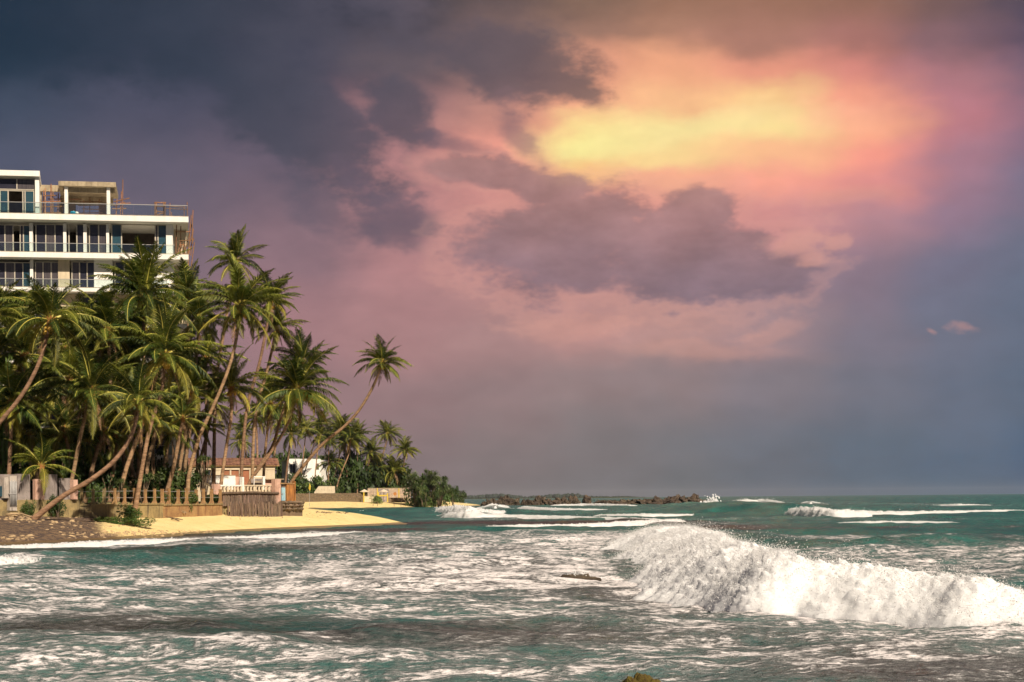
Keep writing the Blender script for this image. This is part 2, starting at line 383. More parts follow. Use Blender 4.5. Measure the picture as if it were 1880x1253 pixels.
def build_ground():
    xs = np.concatenate([np.linspace(-2400, -400, 12), np.linspace(-380, -64, 60), np.arange(-60, 0, 0.45), np.linspace(1, 60, 16)])
    ys = np.concatenate([np.linspace(60, 88, 12), np.arange(90, 230, 0.5), np.linspace(232, 640, 130), np.linspace(680, 3000, 36)])
    X, Y = np.meshgrid(xs, ys)
    Z = ground_z(X, Y); d = shore_dist(X, Y)
    b = inside(X, Y, wall_land) * sstep(0.2, 1.2, seg_dist(X, Y, wall_land, True))
    soil = np.maximum(b, (d > 0) * sstep(26, 32, d) * (Y > 440))
    wet = 1 - sstep(0.06, 0.28, Z)
    u = CXP + X / np.maximum(Y, 1) * FPX
    grav = (1 - sstep(120, 250, u)) * (Y < 150) + 0.35 * (1 - sstep(0.3, 0.55, Z)) * (1 - sstep(260, 380, u)) * (Y < 160)
    return tag(grid_mesh("beach", np.stack([X, Y, Z], -1), len(ys), len(xs), sand_material(), True,
              {'kind_of_ground': soil, 'wet': wet, 'gravel': grav}), kind='structure')
beach = build_ground()

# ------------------------------------------------------------------ the sea
def px_of(x, y):                       # photo column and row of a point on the still sea
    b = -CAMZ / y; a = x / y
    return CXP + FPX * (a * cR + b * sR), CYP - FPX * (b * cR - a * sR)
def blob(x, y, u, v, ru, rv):          # a soft patch on the sea, given where its middle and rims lie
    c = G(u, v, 0.0); rx = ru / FPX * c.y; ry = rv * c.y * c.y / (CAMZ * FPX)
    return np.exp(-(((x - c.x) / rx) ** 2 + ((y - c.y) / ry) ** 2))
def ridge(x, y, pts, width_front, width_back, h):   # a swell along a plan line; its front faces the camera
    P_ = np.array([p[:2] for p in pts]); best = np.full(x.shape, 1e9); sgn = np.zeros(x.shape); tt = np.zeros(x.shape)
    n = len(P_) - 1
    for i in range(n):
        a, b = P_[i], P_[i + 1]; dx, dy = b - a; L = math.hypot(dx, dy)
        t = np.clip(((x - a[0]) * dx + (y - a[1]) * dy) / (L * L), 0, 1)
        ex, ey = x - a[0] - t * dx, y - a[1] - t * dy; D = np.hypot(ex, ey)
        nx, ny = (-dy / L, dx / L) if dx >= 0 else (dy / L, -dx / L)
        k = D < best
        best = np.where(k, D, best); sgn = np.where(k, ex * nx + ey * ny, sgn); tt = np.where(k, (i + t) / n, tt)
    w = np.where(sgn < 0, width_front, width_back)
    return h * np.exp(-(best / w) ** 2) * np.clip(np.minimum(tt, 1 - tt) * 5, 0, 1) ** 0.7, best, sgn, tt
def gl(*uv): return [G(u, v, 0.0) for u, v in uv]
SWELLS = [  # crest lines (u, v, z): the green shoulder behind the big breaker and further rollers
    ([G(1290, 966, .9), G(1400, 985, .7), G(1500, 984, .8), G(1620, 980, .9), G(1760, 985, .7), G(1960, 987, .6)], 1.6, 4.0, 0.85),
    ([G(1180, 927, 1.0), G(1330, 926, 1.2), G(1420, 931, 1.0), G(1500, 936, .6)], 9, 18, 1.7),
    ([G(640, 938, .5), G(760, 936, .7), G(850, 938, .6), G(1000, 941, .6)], 8, 14, 0.9),
    ([G(-60, 1018, .3), G(120, 1016, .4), G(330, 1014, .3)], 1.6, 3.0, 0.42),
    ([G(250, 1138, .2), G(330, 1128, .3), G(420, 1140, .2)], 0.7, 1.2, 0.28),
    ([G(560, 1032, .2), G(800, 1030, .3), G(1100, 1026, .3)], 1.3, 2.4, 0.36),
    ([G(480, 1058, .2), G(820, 1054, .3), G(1090, 1048, .3)], 1.1, 2.2, 0.30),
]
def sea_fields(X, Y, d):
    damp = np.clip(-d / 18.0, 0.0, 1.0); near = 1 / (1 + (Y / 400) ** 2)
    ph = 6 * fbm(X * 0.012, Y * 0.012, 2, 21)
    H = np.zeros_like(X)
    for lam, amp, ang, sh in ((34, .22, 0.25, 0.0), (19, .15, -0.15, 1.0), (10.5, .10, 0.4, 2.2), (6.1, .065, -0.3, 3.9), (3.7, .042, 0.12, 5.0)):
        k = 2 * np.pi / lam; kx, ky = math.sin(ang) * k, math.cos(ang) * k
        s = np.sin(kx * X + ky * Y + ph * (9 / lam + 0.35) + sh)
        fade = np.clip(900 / Y * lam / 20, 0, 1) if lam < 20 else 1.0
        H += amp * (1 - np.abs(s)) ** 1.4 * 1.3 * fade - amp * 0.5 * fade
    nf = np.clip(160 / Y, 0, 1)
    H += nf * (0.16 * fbm(X * 0.30, Y * 0.42, 4, 31) + 0.05 * (0.3 - np.abs(fbm(X * 0.9, Y * 1.1, 3, 37))))
    H *= (0.25 + 0.75 * damp)
    Hc = H.copy()
    for pts, wf, wb, h in SWELLS:
        r, best, sgn, tt = ridge(X, Y, pts, wf, wb, h)
        if h == 0.85: foam_cut = r / h
        H += r * (0.9 + 0.5 * fbm(X * 0.15, Y * 0.15, 2, 41))
    # foam: dense in the surf zone, sparse on the open sea
    base = 0.335 * (1 - sstep(70, 150, Y)) + 0.10
    foam = base + 0.24 * fbm(X * 0.06, Y * 0.05, 3, 51) * (Y < 140) + 0.16 * fbm(X * 0.22, Y * 0.13, 2, 53) * (Y < 110)
    for u, v, ru, rv, k in (
        (330, 1075, 420, 42, .30), (700, 1095, 260, 30, .22), (120, 1060, 260, 26, .15), (150, 1225, 320, 32, .30), (430, 1205, 260, 26, .16), (-60, 1245, 200, 14, .25),
        (250, 995, 330, 6, .55), (600, 984, 260, 9, .42), (440, 990, 260, 8, .3), (880, 981, 160, 4, .22), (60, 1030, 70, 9, .35),
        (1650, 1010, 300, 26, .30), (1500, 1000, 170, 20, .30), (1420, 1002, 110, 26, .45), (1790, 1040, 120, 14, .2), (1300, 985, 80, 16, .35), (1650, 955, 240, 3, .25),
        (1250, 1160, 360, 18, .16), (1500, 1200, 330, 26, .16), (1120, 1225, 240, 22, .13), (800, 1120, 200, 14, .12), (1000, 1100, 240, 10, .12),
        (1050, 966, 220, 2.2, .5), (1360, 952, 220, 2.2, .30), (960, 953, 200, 2.0, .42), (1120, 957, 180, 1.6, .35), (1260, 962, 160, 3, .3), (1420, 968, 120, 3, .25),
        # clear stretches
        (230, 1148, 360, 24, -.36), (620, 1170, 260, 18, -.22), (250, 1014, 260, 6, -.26), (1000, 1040, 260, 18, -.20), (820, 1006, 240, 8, -.16), (900, 960.5, 260, 3.0, -.3),
        (600, 1010, 160, 5, -.10), (1040, 1010, 160, 10, -.2), (1770, 1225, 200, 24, -.14), (1640, 978, 300, 4, -.24), (800, 1068, 200, 8, -.1), (650, 940, 200, 6, -.1)):
        foam += k * blob(X, Y, u, v, ru, rv)
    r, best, sgn, tt = ridge(X, Y, gl((1190, 986), (1103, 1004), (1112, 1031), (1165, 1076), (1240, 1100), (1330, 1127), (1450, 1134), (1600, 1144), (1740, 1160), (1900, 1168), (2150, 1184)), 1, 1, 1)
    wake = np.where(sgn > 0, 0.75 * np.exp(-(best / 11.0) ** 2), 0.30 * np.exp(-(best / 1.1) ** 2))
    foam = np.minimum(foam, 0.62) + wake
    foam -= 0.25 * (1 - sstep(0.3, 2.0, -d)) * (Y < 190)            # the clear film of water on the wet sand
    foam += 0.28 * np.exp(-((-d - 0.8) / 0.9) ** 2) * (Y > 400)      # the lip of foam along the far beach
    foam += 0.5 * np.clip((Hc - 0.14) * 1.1, 0, 0.2) * (Y < 120)
    foam -= 0.45 * foam_cut
    foam = np.minimum(foam, 0.60 + 0.25 * np.clip(foam - 0.60, 0, 1))
    foam = np.maximum(foam, 0.13 * (Y < 95) * (d < -3))
    foam += 0.5 * np.clip(fbm(X * 0.012, Y * 0.007, 3, 77) - 0.06, 0, 0.6) * sstep(120, 170, Y) * (1 - sstep(500, 1200, Y))
    reef = 0.40 * (1 - sstep(90, 170, Y))
    for u, v, ru, rv, k in ((190, 1142, 300, 30, .50), (560, 1178, 240, 18, .35), (900, 960, 300, 5, 1.0), (1180, 961, 200, 3.5, .8), (720, 1003, 200, 5, .5), (900, 1046, 260, 12, .45), (860, 1070, 260, 10, .6), (1230, 1085, 200, 22, .5),
        (1700, 1215, 260, 40, .7), (1050, 1170, 260, 16, .45), (1700, 968, 260, 2.4, .8), (1350, 968, 120, 2.5, .7), (1500, 1120, 400, 10, .4), (250, 1008, 260, 5, .3), (450, 990, 240, 4, .6), (640, 974, 160, 3, 1.0), (300, 985, 300, 4, .7), (1000, 1010, 180, 5, .4)):
        reef += k * blob(X, Y, u, v, ru, rv)
    return H, np.clip(foam, 0, 1.2), np.clip(reef, 0, 1)

def sea_material():
    m = bpy.data.materials.new("sea_water"); m.use_nodes = True; t = m.node_tree; N = NT(t); t.nodes.remove(t.nodes['Principled BSDF'])
    p = N.n('ShaderNodeNewGeometry').outputs['Position']
    fo = N.n('ShaderNodeAttribute', attribute_name='foam').outputs['Fac']; re = N.n('ShaderNodeAttribute', attribute_name='reef').outputs['Fac']
    n1 = N.noise(N.vm('MULTIPLY', p, (0.50, 0.85, 0.2)), 1.15, 7, 0.72, 0.35)
    n2 = N.noise(N.vm('MULTIPLY', p, (0.60, 1.0, 0.2)), 6.0, 4, 0.72)
    n3 = N.noise(N.vm('MULTIPLY', p, (1.0, 0.6, 0.1)), 0.16, 3, 0.55)
    web = N.m('ADD', N.m('MULTIPLY', n1, 0.55), N.m('MULTIPLY', n2, 0.45))
    thr = N.m('SUBTRACT', 0.70, N.m('MULTIPLY', fo, 0.37))
    f = N.m('ADD', N.m('MULTIPLY', N.mr(web, N.m('SUBTRACT', thr, 0.025), N.m('ADD', thr, 0.075)), 0.72), N.m('MULTIPLY', N.mr(web, N.m('SUBTRACT', thr, 0.13), N.m('ADD', thr, 0.03)), 0.28))
    teal = N.mix(N.mr(n3, 0.35, 0.65), (0.008, 0.072, 0.070), (0.022, 0.132, 0.110))
    brown = N.mix(N.mr(n2, 0.4, 0.6), (0.030, 0.026, 0.026), (0.052, 0.044, 0.042))
    c = N.mix(N.mr(N.m('ADD', re, N.m('MULTIPLY', N.m('SUBTRACT', n1, 0.5), 1.3)), 0.15, 0.85), teal, brown)
    c = N.mix(N.m('MULTIPLY', fo, 0.24), c, (0.20, 0.25, 0.235))      # air bubbles stirred into the surf
    c = N.mix(f, c, N.mix(N.mr(N.m('SUBTRACT', web, thr), 0.0, 0.14), (0.36, 0.36, 0.36), (0.82, 0.77, 0.76)))
    b = N.n('ShaderNodeBump'); b.inputs['Distance'].default_value = 0.20; b.inputs['Strength'].default_value = 1.0
    rip = N.noise(N.vm('MULTIPLY', p, (1.0, 1.5, 1.0)), 1.7, 5, 0.64, 0.3)
    N.put(b.inputs['Height'], N.m('ADD', rip, N.m('MULTIPLY', f, 0.30)))
    df = N.n('ShaderNodeBsdfDiffuse'); N.put(df.inputs[0], c); N.put(df.inputs['Normal'], b.outputs[0])
    gs = N.n('ShaderNodeBsdfGlossy'); gs.inputs['Roughness'].default_value = 0.14; N.put(gs.inputs['Normal'], b.outputs[0]); gs.inputs[0].default_value = (0.9, 0.9, 0.9, 1)
    fr = N.n('ShaderNodeFresnel'); fr.inputs[0].default_value = 1.33; N.put(fr.inputs['Normal'], b.outputs[0])
    k = N.m('MULTIPLY', N.m('MINIMUM', N.m('MULTIPLY', fr.outputs[0], 0.75), 0.30), N.m('SUBTRACT', 1.0, f))
    mx = N.n('ShaderNodeMixShader'); N.put(mx.inputs[0], k); t.links.new(df.outputs[0], mx.inputs[1]); t.links.new(gs.outputs[0], mx.inputs[2])
    t.links.new(mx.outputs[0], t.nodes['Material Output'].inputs[0])
    return m
SEA_MAT = sea_material()
def build_sea():
    Y = np.exp(np.linspace(math.log(10.0), math.log(9000.0), 1080))
    t = np.concatenate([np.linspace(-1.6, -0.46, 14), np.linspace(-0.44, 0.44, 400), np.linspace(0.46, 1.6, 14)])
    T, Yg = np.meshgrid(t, Y); X = T * Yg
    d = shore_dist(X, Yg)
    H, foam, reef = sea_fields(X, Yg, d)
    H = np.where(d > 1.0, -1.5, H)     # under the land
    return tag(grid_mesh("sea", np.stack([X, Yg, H], -1), len(Y), len(t), SEA_MAT, True, {'foam': foam, 'reef': reef}), kind='structure')
sea = build_sea()

# ------------------------------------------------------------------ vegetation
def leaf_mat(name, c1, c2, trans=0.25, rand=0.35, rough=0.55):
    m = bpy.data.materials.new(name); m.use_nodes = True; t = m.node_tree; N = NT(t); bs = t.nodes['Principled BSDF']
    oi = N.n('ShaderNodeObjectInfo'); p = N.n('ShaderNodeNewGeometry').outputs['Position']
    f = N.mr(N.m('ADD', N.m('MULTIPLY', N.noise(p, 0.9, 3, 0.6), 0.8), N.m('MULTIPLY', oi.outputs['Random'], 0.4)), 0.35, 0.85)
    c = N.mix(f, tuple(c1), tuple(c2))
    h = N.n('ShaderNodeHueSaturation'); N.put(h.inputs['Color'], c)
    N.put(h.inputs['Value'], N.mr(N.m('FRACT', N.m('MULTIPLY', oi.outputs['Random'], 13.7)), 0, 1, 1 - rand, 1 + rand, 'LINEAR'))
    N.put(bs.inputs['Base Color'], h.outputs[0]); bs.inputs['Roughness'].default_value = rough; bs.inputs['Specular IOR Level'].default_value = 0.35
    tr = N.n('ShaderNodeBsdfTranslucent'); N.put(tr.inputs[0], h.outputs[0])
    mx = N.n('ShaderNodeMixShader'); mx.inputs[0].default_value = trans
    t.links.new(bs.outputs[0], mx.inputs[1]); t.links.new(tr.outputs[0], mx.inputs[2])
    t.links.new(mx.outputs[0], t.nodes['Material Output'].inputs[0])
    return m
M_LEAF = leaf_mat("palm_leaf", (0.036, 0.066, 0.011), (0.170, 0.185, 0.023))
M_OLD = leaf_mat("palm_leaf_old", (0.120, 0.120, 0.016), (0.260, 0.215, 0.030))
M_DEAD = leaf_mat("palm_leaf_dead", (0.130, 0.070, 0.030), (0.240, 0.140, 0.060), 0.1)
M_RIB = mat("frond_rib", (0.38, 0.34, 0.06), (0.50, 0.42, 0.08), 2.0, 0.5, rand=0.25)
M_RIBD = mat("frond_rib_dead", (0.26, 0.14, 0.06), (0.33, 0.19, 0.08), 2.0, 0.7, rand=0.25)
M_BARK = mat("palm_bark", (0.185, 0.110, 0.060), (0.350, 0.215, 0.120), 1.6, 0.85, bump=0.05, bscale=2.2, rand=0.22, stretch=(1, 1, 3.2))
M_NUT = mat("coconut_husk", (0.42, 0.22, 0.03), (0.52, 0.32, 0.05), 4.0, 0.45, rand=0.2)
M_FIBRE = mat("palm_fibre", (0.30, 0.13, 0.04), (0.42, 0.21, 0.06), 5.0, 0.9)
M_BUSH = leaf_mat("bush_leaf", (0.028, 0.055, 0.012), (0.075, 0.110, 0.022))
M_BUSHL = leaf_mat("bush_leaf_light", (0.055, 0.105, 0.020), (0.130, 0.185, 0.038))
M_PAND = leaf_mat("pandanus_leaf", (0.060, 0.095, 0.032), (0.145, 0.180, 0.058))
M_TWIG = mat("twig_bark", (0.10, 0.07, 0.045), (0.19, 0.13, 0.08), 3.0, 0.9, rand=0.2)

def frond_mesh(p0, p1, seed, mats, L=4.6, nleaf=60, droop=0.8, ragged=0.0):
    rs = random.Random(seed); ns = 12
    pts = []; tan = []; p = Vector((0.12, 0, 0)); side_bend = rs.uniform(-0.55, 0.55); p1 += rs.uniform(-10, 10)
    for i in range(ns + 1):
        t = i / ns; a = R(p0 + (p1 - p0) * t ** 0.95); yaw = side_bend * t
        d = Vector((math.cos(a) * math.cos(yaw), math.cos(a) * math.sin(yaw), math.sin(a)))
        pts.append(p.copy()); tan.append(d); p = p + d * (L / ns)
    b = MB(); b.cur = 1
    b.tube(pts, [0.055 * (1 - 0.85 * i / ns) + 0.006 for i in range(ns + 1)], 3, cap=False)
    b.cur = 0
    for k in range(nleaf):
        t = 0.13 + 0.87 * (k + 0.5) / nleaf
        x = t * ns; i = min(int(x), ns - 1); fr = x - i
        o = pts[i].lerp(pts[i + 1], fr); T = tan[i].lerp(tan[i + 1], fr).normalized()
        S = T.cross(Vector((0, 0, 1)));
        S = S.normalized() if S.length > 1e-3 else Vector((0, 1, 0))
        U = S.cross(T)
        ln = 1.08 * max(0.25, 1 - (2 * t - 0.85) ** 2 * 0.75) * (L / 4.6)
        for sgn in (-1, 1):
            if rs.random() < max(ragged, 0.05): continue
            a = R(24 + 34 * t + rs.uniform(-9, 9)); l = ln * rs.uniform(0.82, 1.12)
            D = S * (sgn * math.cos(a)) + T * math.sin(a) + U * rs.uniform(0.05, 0.3)
            g = droop * rs.uniform(0.7, 1.3)
            d1 = (D + Vector((0, 0, -0.25 * g))).normalized(); d2 = (D + Vector((0, 0, -1.5 * g))).normalized()
            m1 = o + d1 * (l * 0.5); e = m1 + d2 * (l * 0.5); w = T * 0.043
            b.add([o - w * 0.7, o + w * 0.7, m1 + w, m1 - w, e], [(0, 1, 2, 3), (3, 2, 4)])
    me = mesh_obj("frond", b.v, b.f, mats, None, False, b.mi)
    d = me.data; bpy.data.objects.remove(me)
    return d
FR = {'young': [], 'mid': [], 'low': [], 'old': [], 'dead': []}
for s_ in range(3):
    FR['young'] += [frond_mesh(86 - 3 * s_, 52 - 8 * s_, 100 + s_, [M_LEAF, M_RIB], 4.2, droop=0.25), frond_mesh(72, 24 - 6 * s_, 110 + s_, [M_LEAF, M_RIB], 4.6, droop=0.4)]
    FR['mid'] += [frond_mesh(54, -8 - 6 * s_, 120 + s_, [M_LEAF, M_RIB], 4.8, droop=0.6), frond_mesh(40, -28 - 5 * s_, 130 + s_, [M_LEAF, M_RIB], 4.8, droop=0.8)]
    FR['low'] += [frond_mesh(22, -48 - 4 * s_, 140 + s_, [M_LEAF, M_RIB], 4.7, droop=1.0), frond_mesh(6, -62, 150 + s_, [M_LEAF, M_RIB], 4.6, droop=1.0)]
    FR['old'] += [frond_mesh(-12, -72, 160 + s_, [M_OLD, M_RIB], 4.3, droop=1.1), frond_mesh(-30, -80, 170 + s_, [M_OLD, M_RIB], 4.0, droop=1.1)]
    FR['dead'] += [frond_mesh(-58, -88, 180 + s_, [M_DEAD, M_RIBD], 3.2, 30, droop=1.2, ragged=0.35)]

def ico(b, c, r, rs=None):
    ph = (1 + 5 ** .5) / 2
    vs = [(-1,ph,0),(1,ph,0),(-1,-ph,0),(1,-ph,0),(0,-1,ph),(0,1,ph),(0,-1,-ph),(0,1,-ph),(ph,0,-1),(ph,0,1),(-ph,0,-1),(-ph,0,1)]
    fs = [(0,11,5),(0,5,1),(0,1,7),(0,7,10),(0,10,11),(1,5,9),(5,11,4),(11,10,2),(10,7,6),(7,1,8),(3,9,4),(3,4,2),(3,2,6),(3,6,8),(3,8,9),(4,9,5),(2,4,11),(6,2,10),(8,6,7),(9,8,1)]
    k = 1 / math.hypot(1, ph)
    b.add([Vector(c) + Vector((v[0] * r * k, v[1] * r * k, v[2] * r * k * 1.2)) * ((1 + rs.uniform(-.2, .2)) if rs else 1) for v in vs], fs)
def bunch_mesh(seed):
    rs = random.Random(seed); b = MB()
    for k in range(11):
        a = rs.uniform(0, 6.28); rr = rs.uniform(0.2, 0.42)
        ico(b, (rr * math.cos(a), rr * math.sin(a), -0.12 - rs.uniform(0, 0.5)), rs.uniform(0.12, 0.17))
    o = mesh_obj("coconut_bunch", b.v, b.f, M_NUT, None, True); d = o.data; bpy.data.objects.remove(o); return d
NUTS = [bunch_mesh(s) for s in range(3)]
def fibre_mesh():
    b = MB()
    for k in range(9):
        a = k * 0.7; c, s = math.cos(a), math.sin(a)
        b.tube([(0.07 * c, 0.07 * s, -0.5), (0.20 * c, 0.20 * s, -0.1), (0.32 * c, 0.32 * s, 0.35)], [0.05, 0.07, 0.02], 4)
    b.tube([(0, 0, -0.7), (0, 0, 0.0), (0, 0, 0.6)], [0.14, 0.19, 0.05], 6)
    o = mesh_obj("crown_fibre", b.v, b.f, M_FIBRE); d = o.data; bpy.data.objects.remove(o); return d
FIBRE = fibre_mesh()
def link(name, data, parent, loc=(0, 0, 0), rot=(0, 0, 0), sc=1.0):
    o = bpy.data.objects.new(name, data); COL.objects.link(o); o.parent = parent
    o.location = loc; o.rotation_euler = rot
    o.scale = (sc, sc, sc) if not isinstance(sc, tuple) else sc
    return o
def catmull(pts, per=5):
    out = []; n = len(pts)
    for i in range(n - 1):
        p0, p1, p2, p3 = pts[max(i-1, 0)], pts[i], pts[i+1], pts[min(i+2, n-1)]
        for k in range(per):
            t = k / per
            out.append(0.5 * ((2*p1) + (p2-p0)*t + (2*p0-5*p1+4*p2-p3)*t*t + (3*p1-p0-3*p2+p3)*t*t*t))
    out.append(pts[-1]); return out

def palm(path, Y, rad, label, n=24, group=None, nuts=1, dead=2, thick=1.0, tilt=(0, 0), seed=None, dense=0, base_z=None):
    """path: photo points from the foot to the crown; rad: crown radius in photo pixels."""
    rs = random.Random(seed if seed is not None else int(path[-1][0] * 31 + path[-1][1]))
    Ys = Y if isinstance(Y, (list, tuple)) else [Y] * len(path)
    pts = [P(u, v, y) for (u, v), y in zip(path, Ys)]
    b0 = pts[0]; b0.z = (gz(b0.x, b0.y) if base_z is None else base_z) - 0.15
    root = empty("coconut_palm", b0, 0, label, "palm tree", group)
    loc = [p - b0 for p in pts]
    if len(loc) == 2: loc.insert(1, loc[0].lerp(loc[1], 0.5) + Vector((rs.uniform(-.4, .4), 0, 0)))
    cv = catmull(loc, 6); m = len(cv) - 1
    tb = MB(); tb.tube(cv, [thick * (0.15 + 0.10 * math.exp(-12 * i / m) + 0.05 * (1 - i / m) + 0.012 * (i % 2)) for i in range(m + 1)], 8)
    tb.build("trunk", M_BARK, root, True)
    c = cv[-1]; S = rad / FPX * Ys[-1] / 3.85
    link("crown_fibre", FIBRE, root, c, (0, 0, rs.uniform(0, 6)), min(1.3, S * 1.25))
    if nuts: link("coconut_bunch", NUTS[rs.randrange(3)], root, c + Vector((0.1, -0.25, -0.1)), (0, 0, rs.uniform(0, 6)), min(1.3, S * 1.1) * (1.0 if nuts == 1 else 1.3))
    n = int(n * rs.uniform(1.35, 1.7)); bias = rs.uniform(-.10, .12); wind = rs.uniform(-.05, .16)
    for i in range(n):
        t = (i + 0.5) / n; az = i * 2.39996 + rs.uniform(-0.3, 0.3)
        k = 'young' if t < 0.24 + bias else 'mid' if t < 0.56 + bias else 'low' if t < 0.85 + bias * .5 else 'old'
        link("frond", rs.choice(FR[k]), root, c + Vector((0, 0, 0.25 * (1 - t))), (rs.uniform(-.2, .2) + tilt[0], rs.uniform(-.2, .2) + tilt[1] + wind * math.cos(az), az), S * rs.uniform(0.74, 1.12))
    for i in range(dead):
        link("dead_frond", rs.choice(FR['dead']), root, c + Vector((0, 0, -0.15)), (rs.uniform(-.15, .15), rs.uniform(-.15, .15), rs.uniform(0, 6.28)), S * rs.uniform(0.8, 1.05))
    return root

ORD = ['first', 'second', 'third', 'fourth', 'fifth', 'sixth', 'seventh', 'eighth', 'ninth', 'tenth', 'eleventh', 'twelfth', 'thirteenth', 'fourteenth', 'fifteenth', 'sixteenth', 'seventeenth', 'eighteenth', 'nineteenth', 'twentieth'] + ['twenty-' + w for w in ('first', 'second', 'third', 'fourth', 'fifth', 'sixth', 'seventh', 'eighth', 'ninth')]
def ordn(i, us): return ORD[sorted(range(len(us)), key=lambda k: us[k]).index(i)]
GP = "coconut palms along the near shore"
palm([(-150, 960), (-70, 850), (0, 775), (45, 718), (76, 655), (92, 590)], 118, 92, "coconut palm whose trunk sweeps up from the left edge to before the hotel", 26, GP, 2, 1, tilt=(0, 0.05))
palm([(250, 935), (262, 740), (264, 548)], 140, 96, "tall bushy palm standing straight in front of the hotel's third floor", 32, GP, 1, 3)
palm([(338, 930), (346, 700), (345, 540)], 156, 62, "slim palm touching the hotel's right edge, thin pale trunk", 24, GP, 1, 1)
palm([(392, 930), (396, 720), (411, 610), (433, 482)], 160, 60, "highest palm of the grove, its small crown alone against the sky", 22, GP, 1, 2)
palm([(345, 935), (347, 872), (366, 803), (390, 750), (415, 690), (432, 632), (441, 566)], 143, 84, "tall palm with orange coconuts and bent trunk, below the highest crown", 28, GP, 2, 1)
palm([(440, 930), (452, 760), (478, 660), (497, 556)], 166, 56, "palm at the right rim of the tall cluster, upper of two stacked crowns", 22, GP, 1, 3)
palm([(462, 930), (468, 770), (488, 690), (508, 607)], 170, 50, "palm at the right rim of the tall cluster, lower of two stacked crowns", 22, GP, 1, 2)
palm([(448, 905), (462, 880), (498, 830), (527, 780), (546, 718)], 170, 84, "broad palm leaning right above the tiled bungalow, yellow coconuts at its heart", 28, GP, 2, 2, base_z=3.6)
palm([(450, 905), (468, 870), (500, 820), (515, 770), (536, 712), (556, 668)], 172, 62, "palm crown standing just behind the broad leaning palm above the bungalow", 16, GP, 0, 0, base_z=3.6)
palm([(526, 915), (534, 888), (562, 850), (595, 813), (630, 785), (658, 755), (684, 712), (702, 668)], 172, 48, "lone slender palm leaning far out to the right against the pink sky", 21, GP, 1, 2, tilt=(0, 0.10))
palm([(245, 935), (272, 800), (296, 720), (302, 655)], 131, 94, "large palm with a rusty orange heart at the middle of the grove", 27, GP, 2, 3)
palm([(58, 950), (110, 915), (165, 882), (208, 848), (236, 810), (249, 775), (254, 741)], 116, 72, "palm whose long pale trunk leans up from the foot of the grey wall", 22, GP, 0, 1)
palm([(118, 930), (132, 880), (148, 800), (168, 722)], 126, 88, "shaggy dark palm with brown dead fronds left of the grove's middle", 26, GP, 1, 6)
palm([(14, 930), (18, 840), (22, 742)], 122, 86, "low wide palm at the left frame edge above the grey wall", 24, GP, 1, 2)
palm([(76, 932), (76, 895), (76, 858)], 121, 62, "young bushy palm with upright fronds behind the grey garden wall", 14, GP, 0, 1, thick=1.3, dense=1)
palm([(-40, 930), (-30, 760), (-14, 585)], 128, 80, "palm mostly outside the left edge, its fronds reaching in before the hotel", 24, GP, 1, 1)
palm([(330, 930), (352, 760), (366, 590)], 150, 66, "dark palm squeezed between the slim palm and the tall bent one", 24, GP, 1, 2)
palm([(405, 905), (407, 880), (417, 812), (425, 760), (424, 712)], 152, 72, "palm with drooping yellow fronds and straight trunk before the bungalow", 22, GP, 1, 2, base_z=3.6)
palm([(482, 910), (486, 840), (496, 745)], 186, 62, "dark shaggy palm behind the twin leaning trunks", 24, GP, 0, 4)
palm([(205, 935), (206, 780), (198, 610)], 138, 84, "dark palm below the hotel's fourth floor slab, between two brighter crowns", 24, GP, 1, 3)
GB = "palms crowded at the back of the grove"
BACK = [([(140, 935), (128, 700)], 136, 82), ([(60, 935), (44, 655)], 134, 78), ([(228, 935), (224, 660)], 144, 80), ([(300, 935), (330, 668)], 152, 74),
    ([(90, 935), (120, 645)], 140, 70), ([(270, 935), (206, 745)], 140, 70), ([(372, 932), (378, 660)], 160, 62), ([(320, 932), (352, 720)], 148, 62), ([(20, 932), (-10, 660)], 134, 80), ([(100, 932), (86, 700)], 142, 80), ([(170, 932), (176, 665)], 147, 80), ([(60, 932), (70, 735)], 138, 70), ([(240, 932), (262, 610)], 150, 80), ([(285, 932), (290, 735)], 150, 66), ([(30, 932), (30, 610)], 142, 80), ([(150, 932), (150, 610)], 150, 74), ([(340, 932), (392, 745)], 162, 56), ([(70, 932), (52, 800)], 130, 60), ([(130, 932), (118, 790)], 133, 62), ([(200, 932), (214, 800)], 137, 58), ([(170, 932), (160, 815)], 136, 56), ([(300, 932), (312, 800)], 149, 52), ([(250, 932), (238, 700)], 146, 72), ([(350, 932), (362, 790)], 158, 48), ([(10, 932), (0, 800)], 130, 62)]
for i, (path, Y, r) in enumerate(BACK):
    palm(path, Y, r, "dark palm crowded at the back of the near grove, %s from the left" % ordn(i, [p_[-1][0] for p_, _, _ in BACK]), 22, GB, 0, 2, seed=500 + i)
for i, (path, Y, lab) in enumerate([([(300, 935), (318, 860), (330, 800), (336, 770)], 140, "bare leaning trunk of a low palm under the grove, right of the pale trunk"), ([(215, 935), (232, 860), (250, 810), (262, 770)], 132, "low palm whose trunk runs beside the long pale leaning one"),
    ([(155, 935), (172, 850), (190, 790)], 134, "low palm behind the young bushy one, thick mottled trunk"), ([(275, 935), (270, 860), (285, 800), (292, 775)], 146, "low dark palm in the shade before the hotel's bottom balcony")]):
    palm(path, Y, 52, lab, 14, GP, 0, 3, seed=520 + i, thick=1.1)
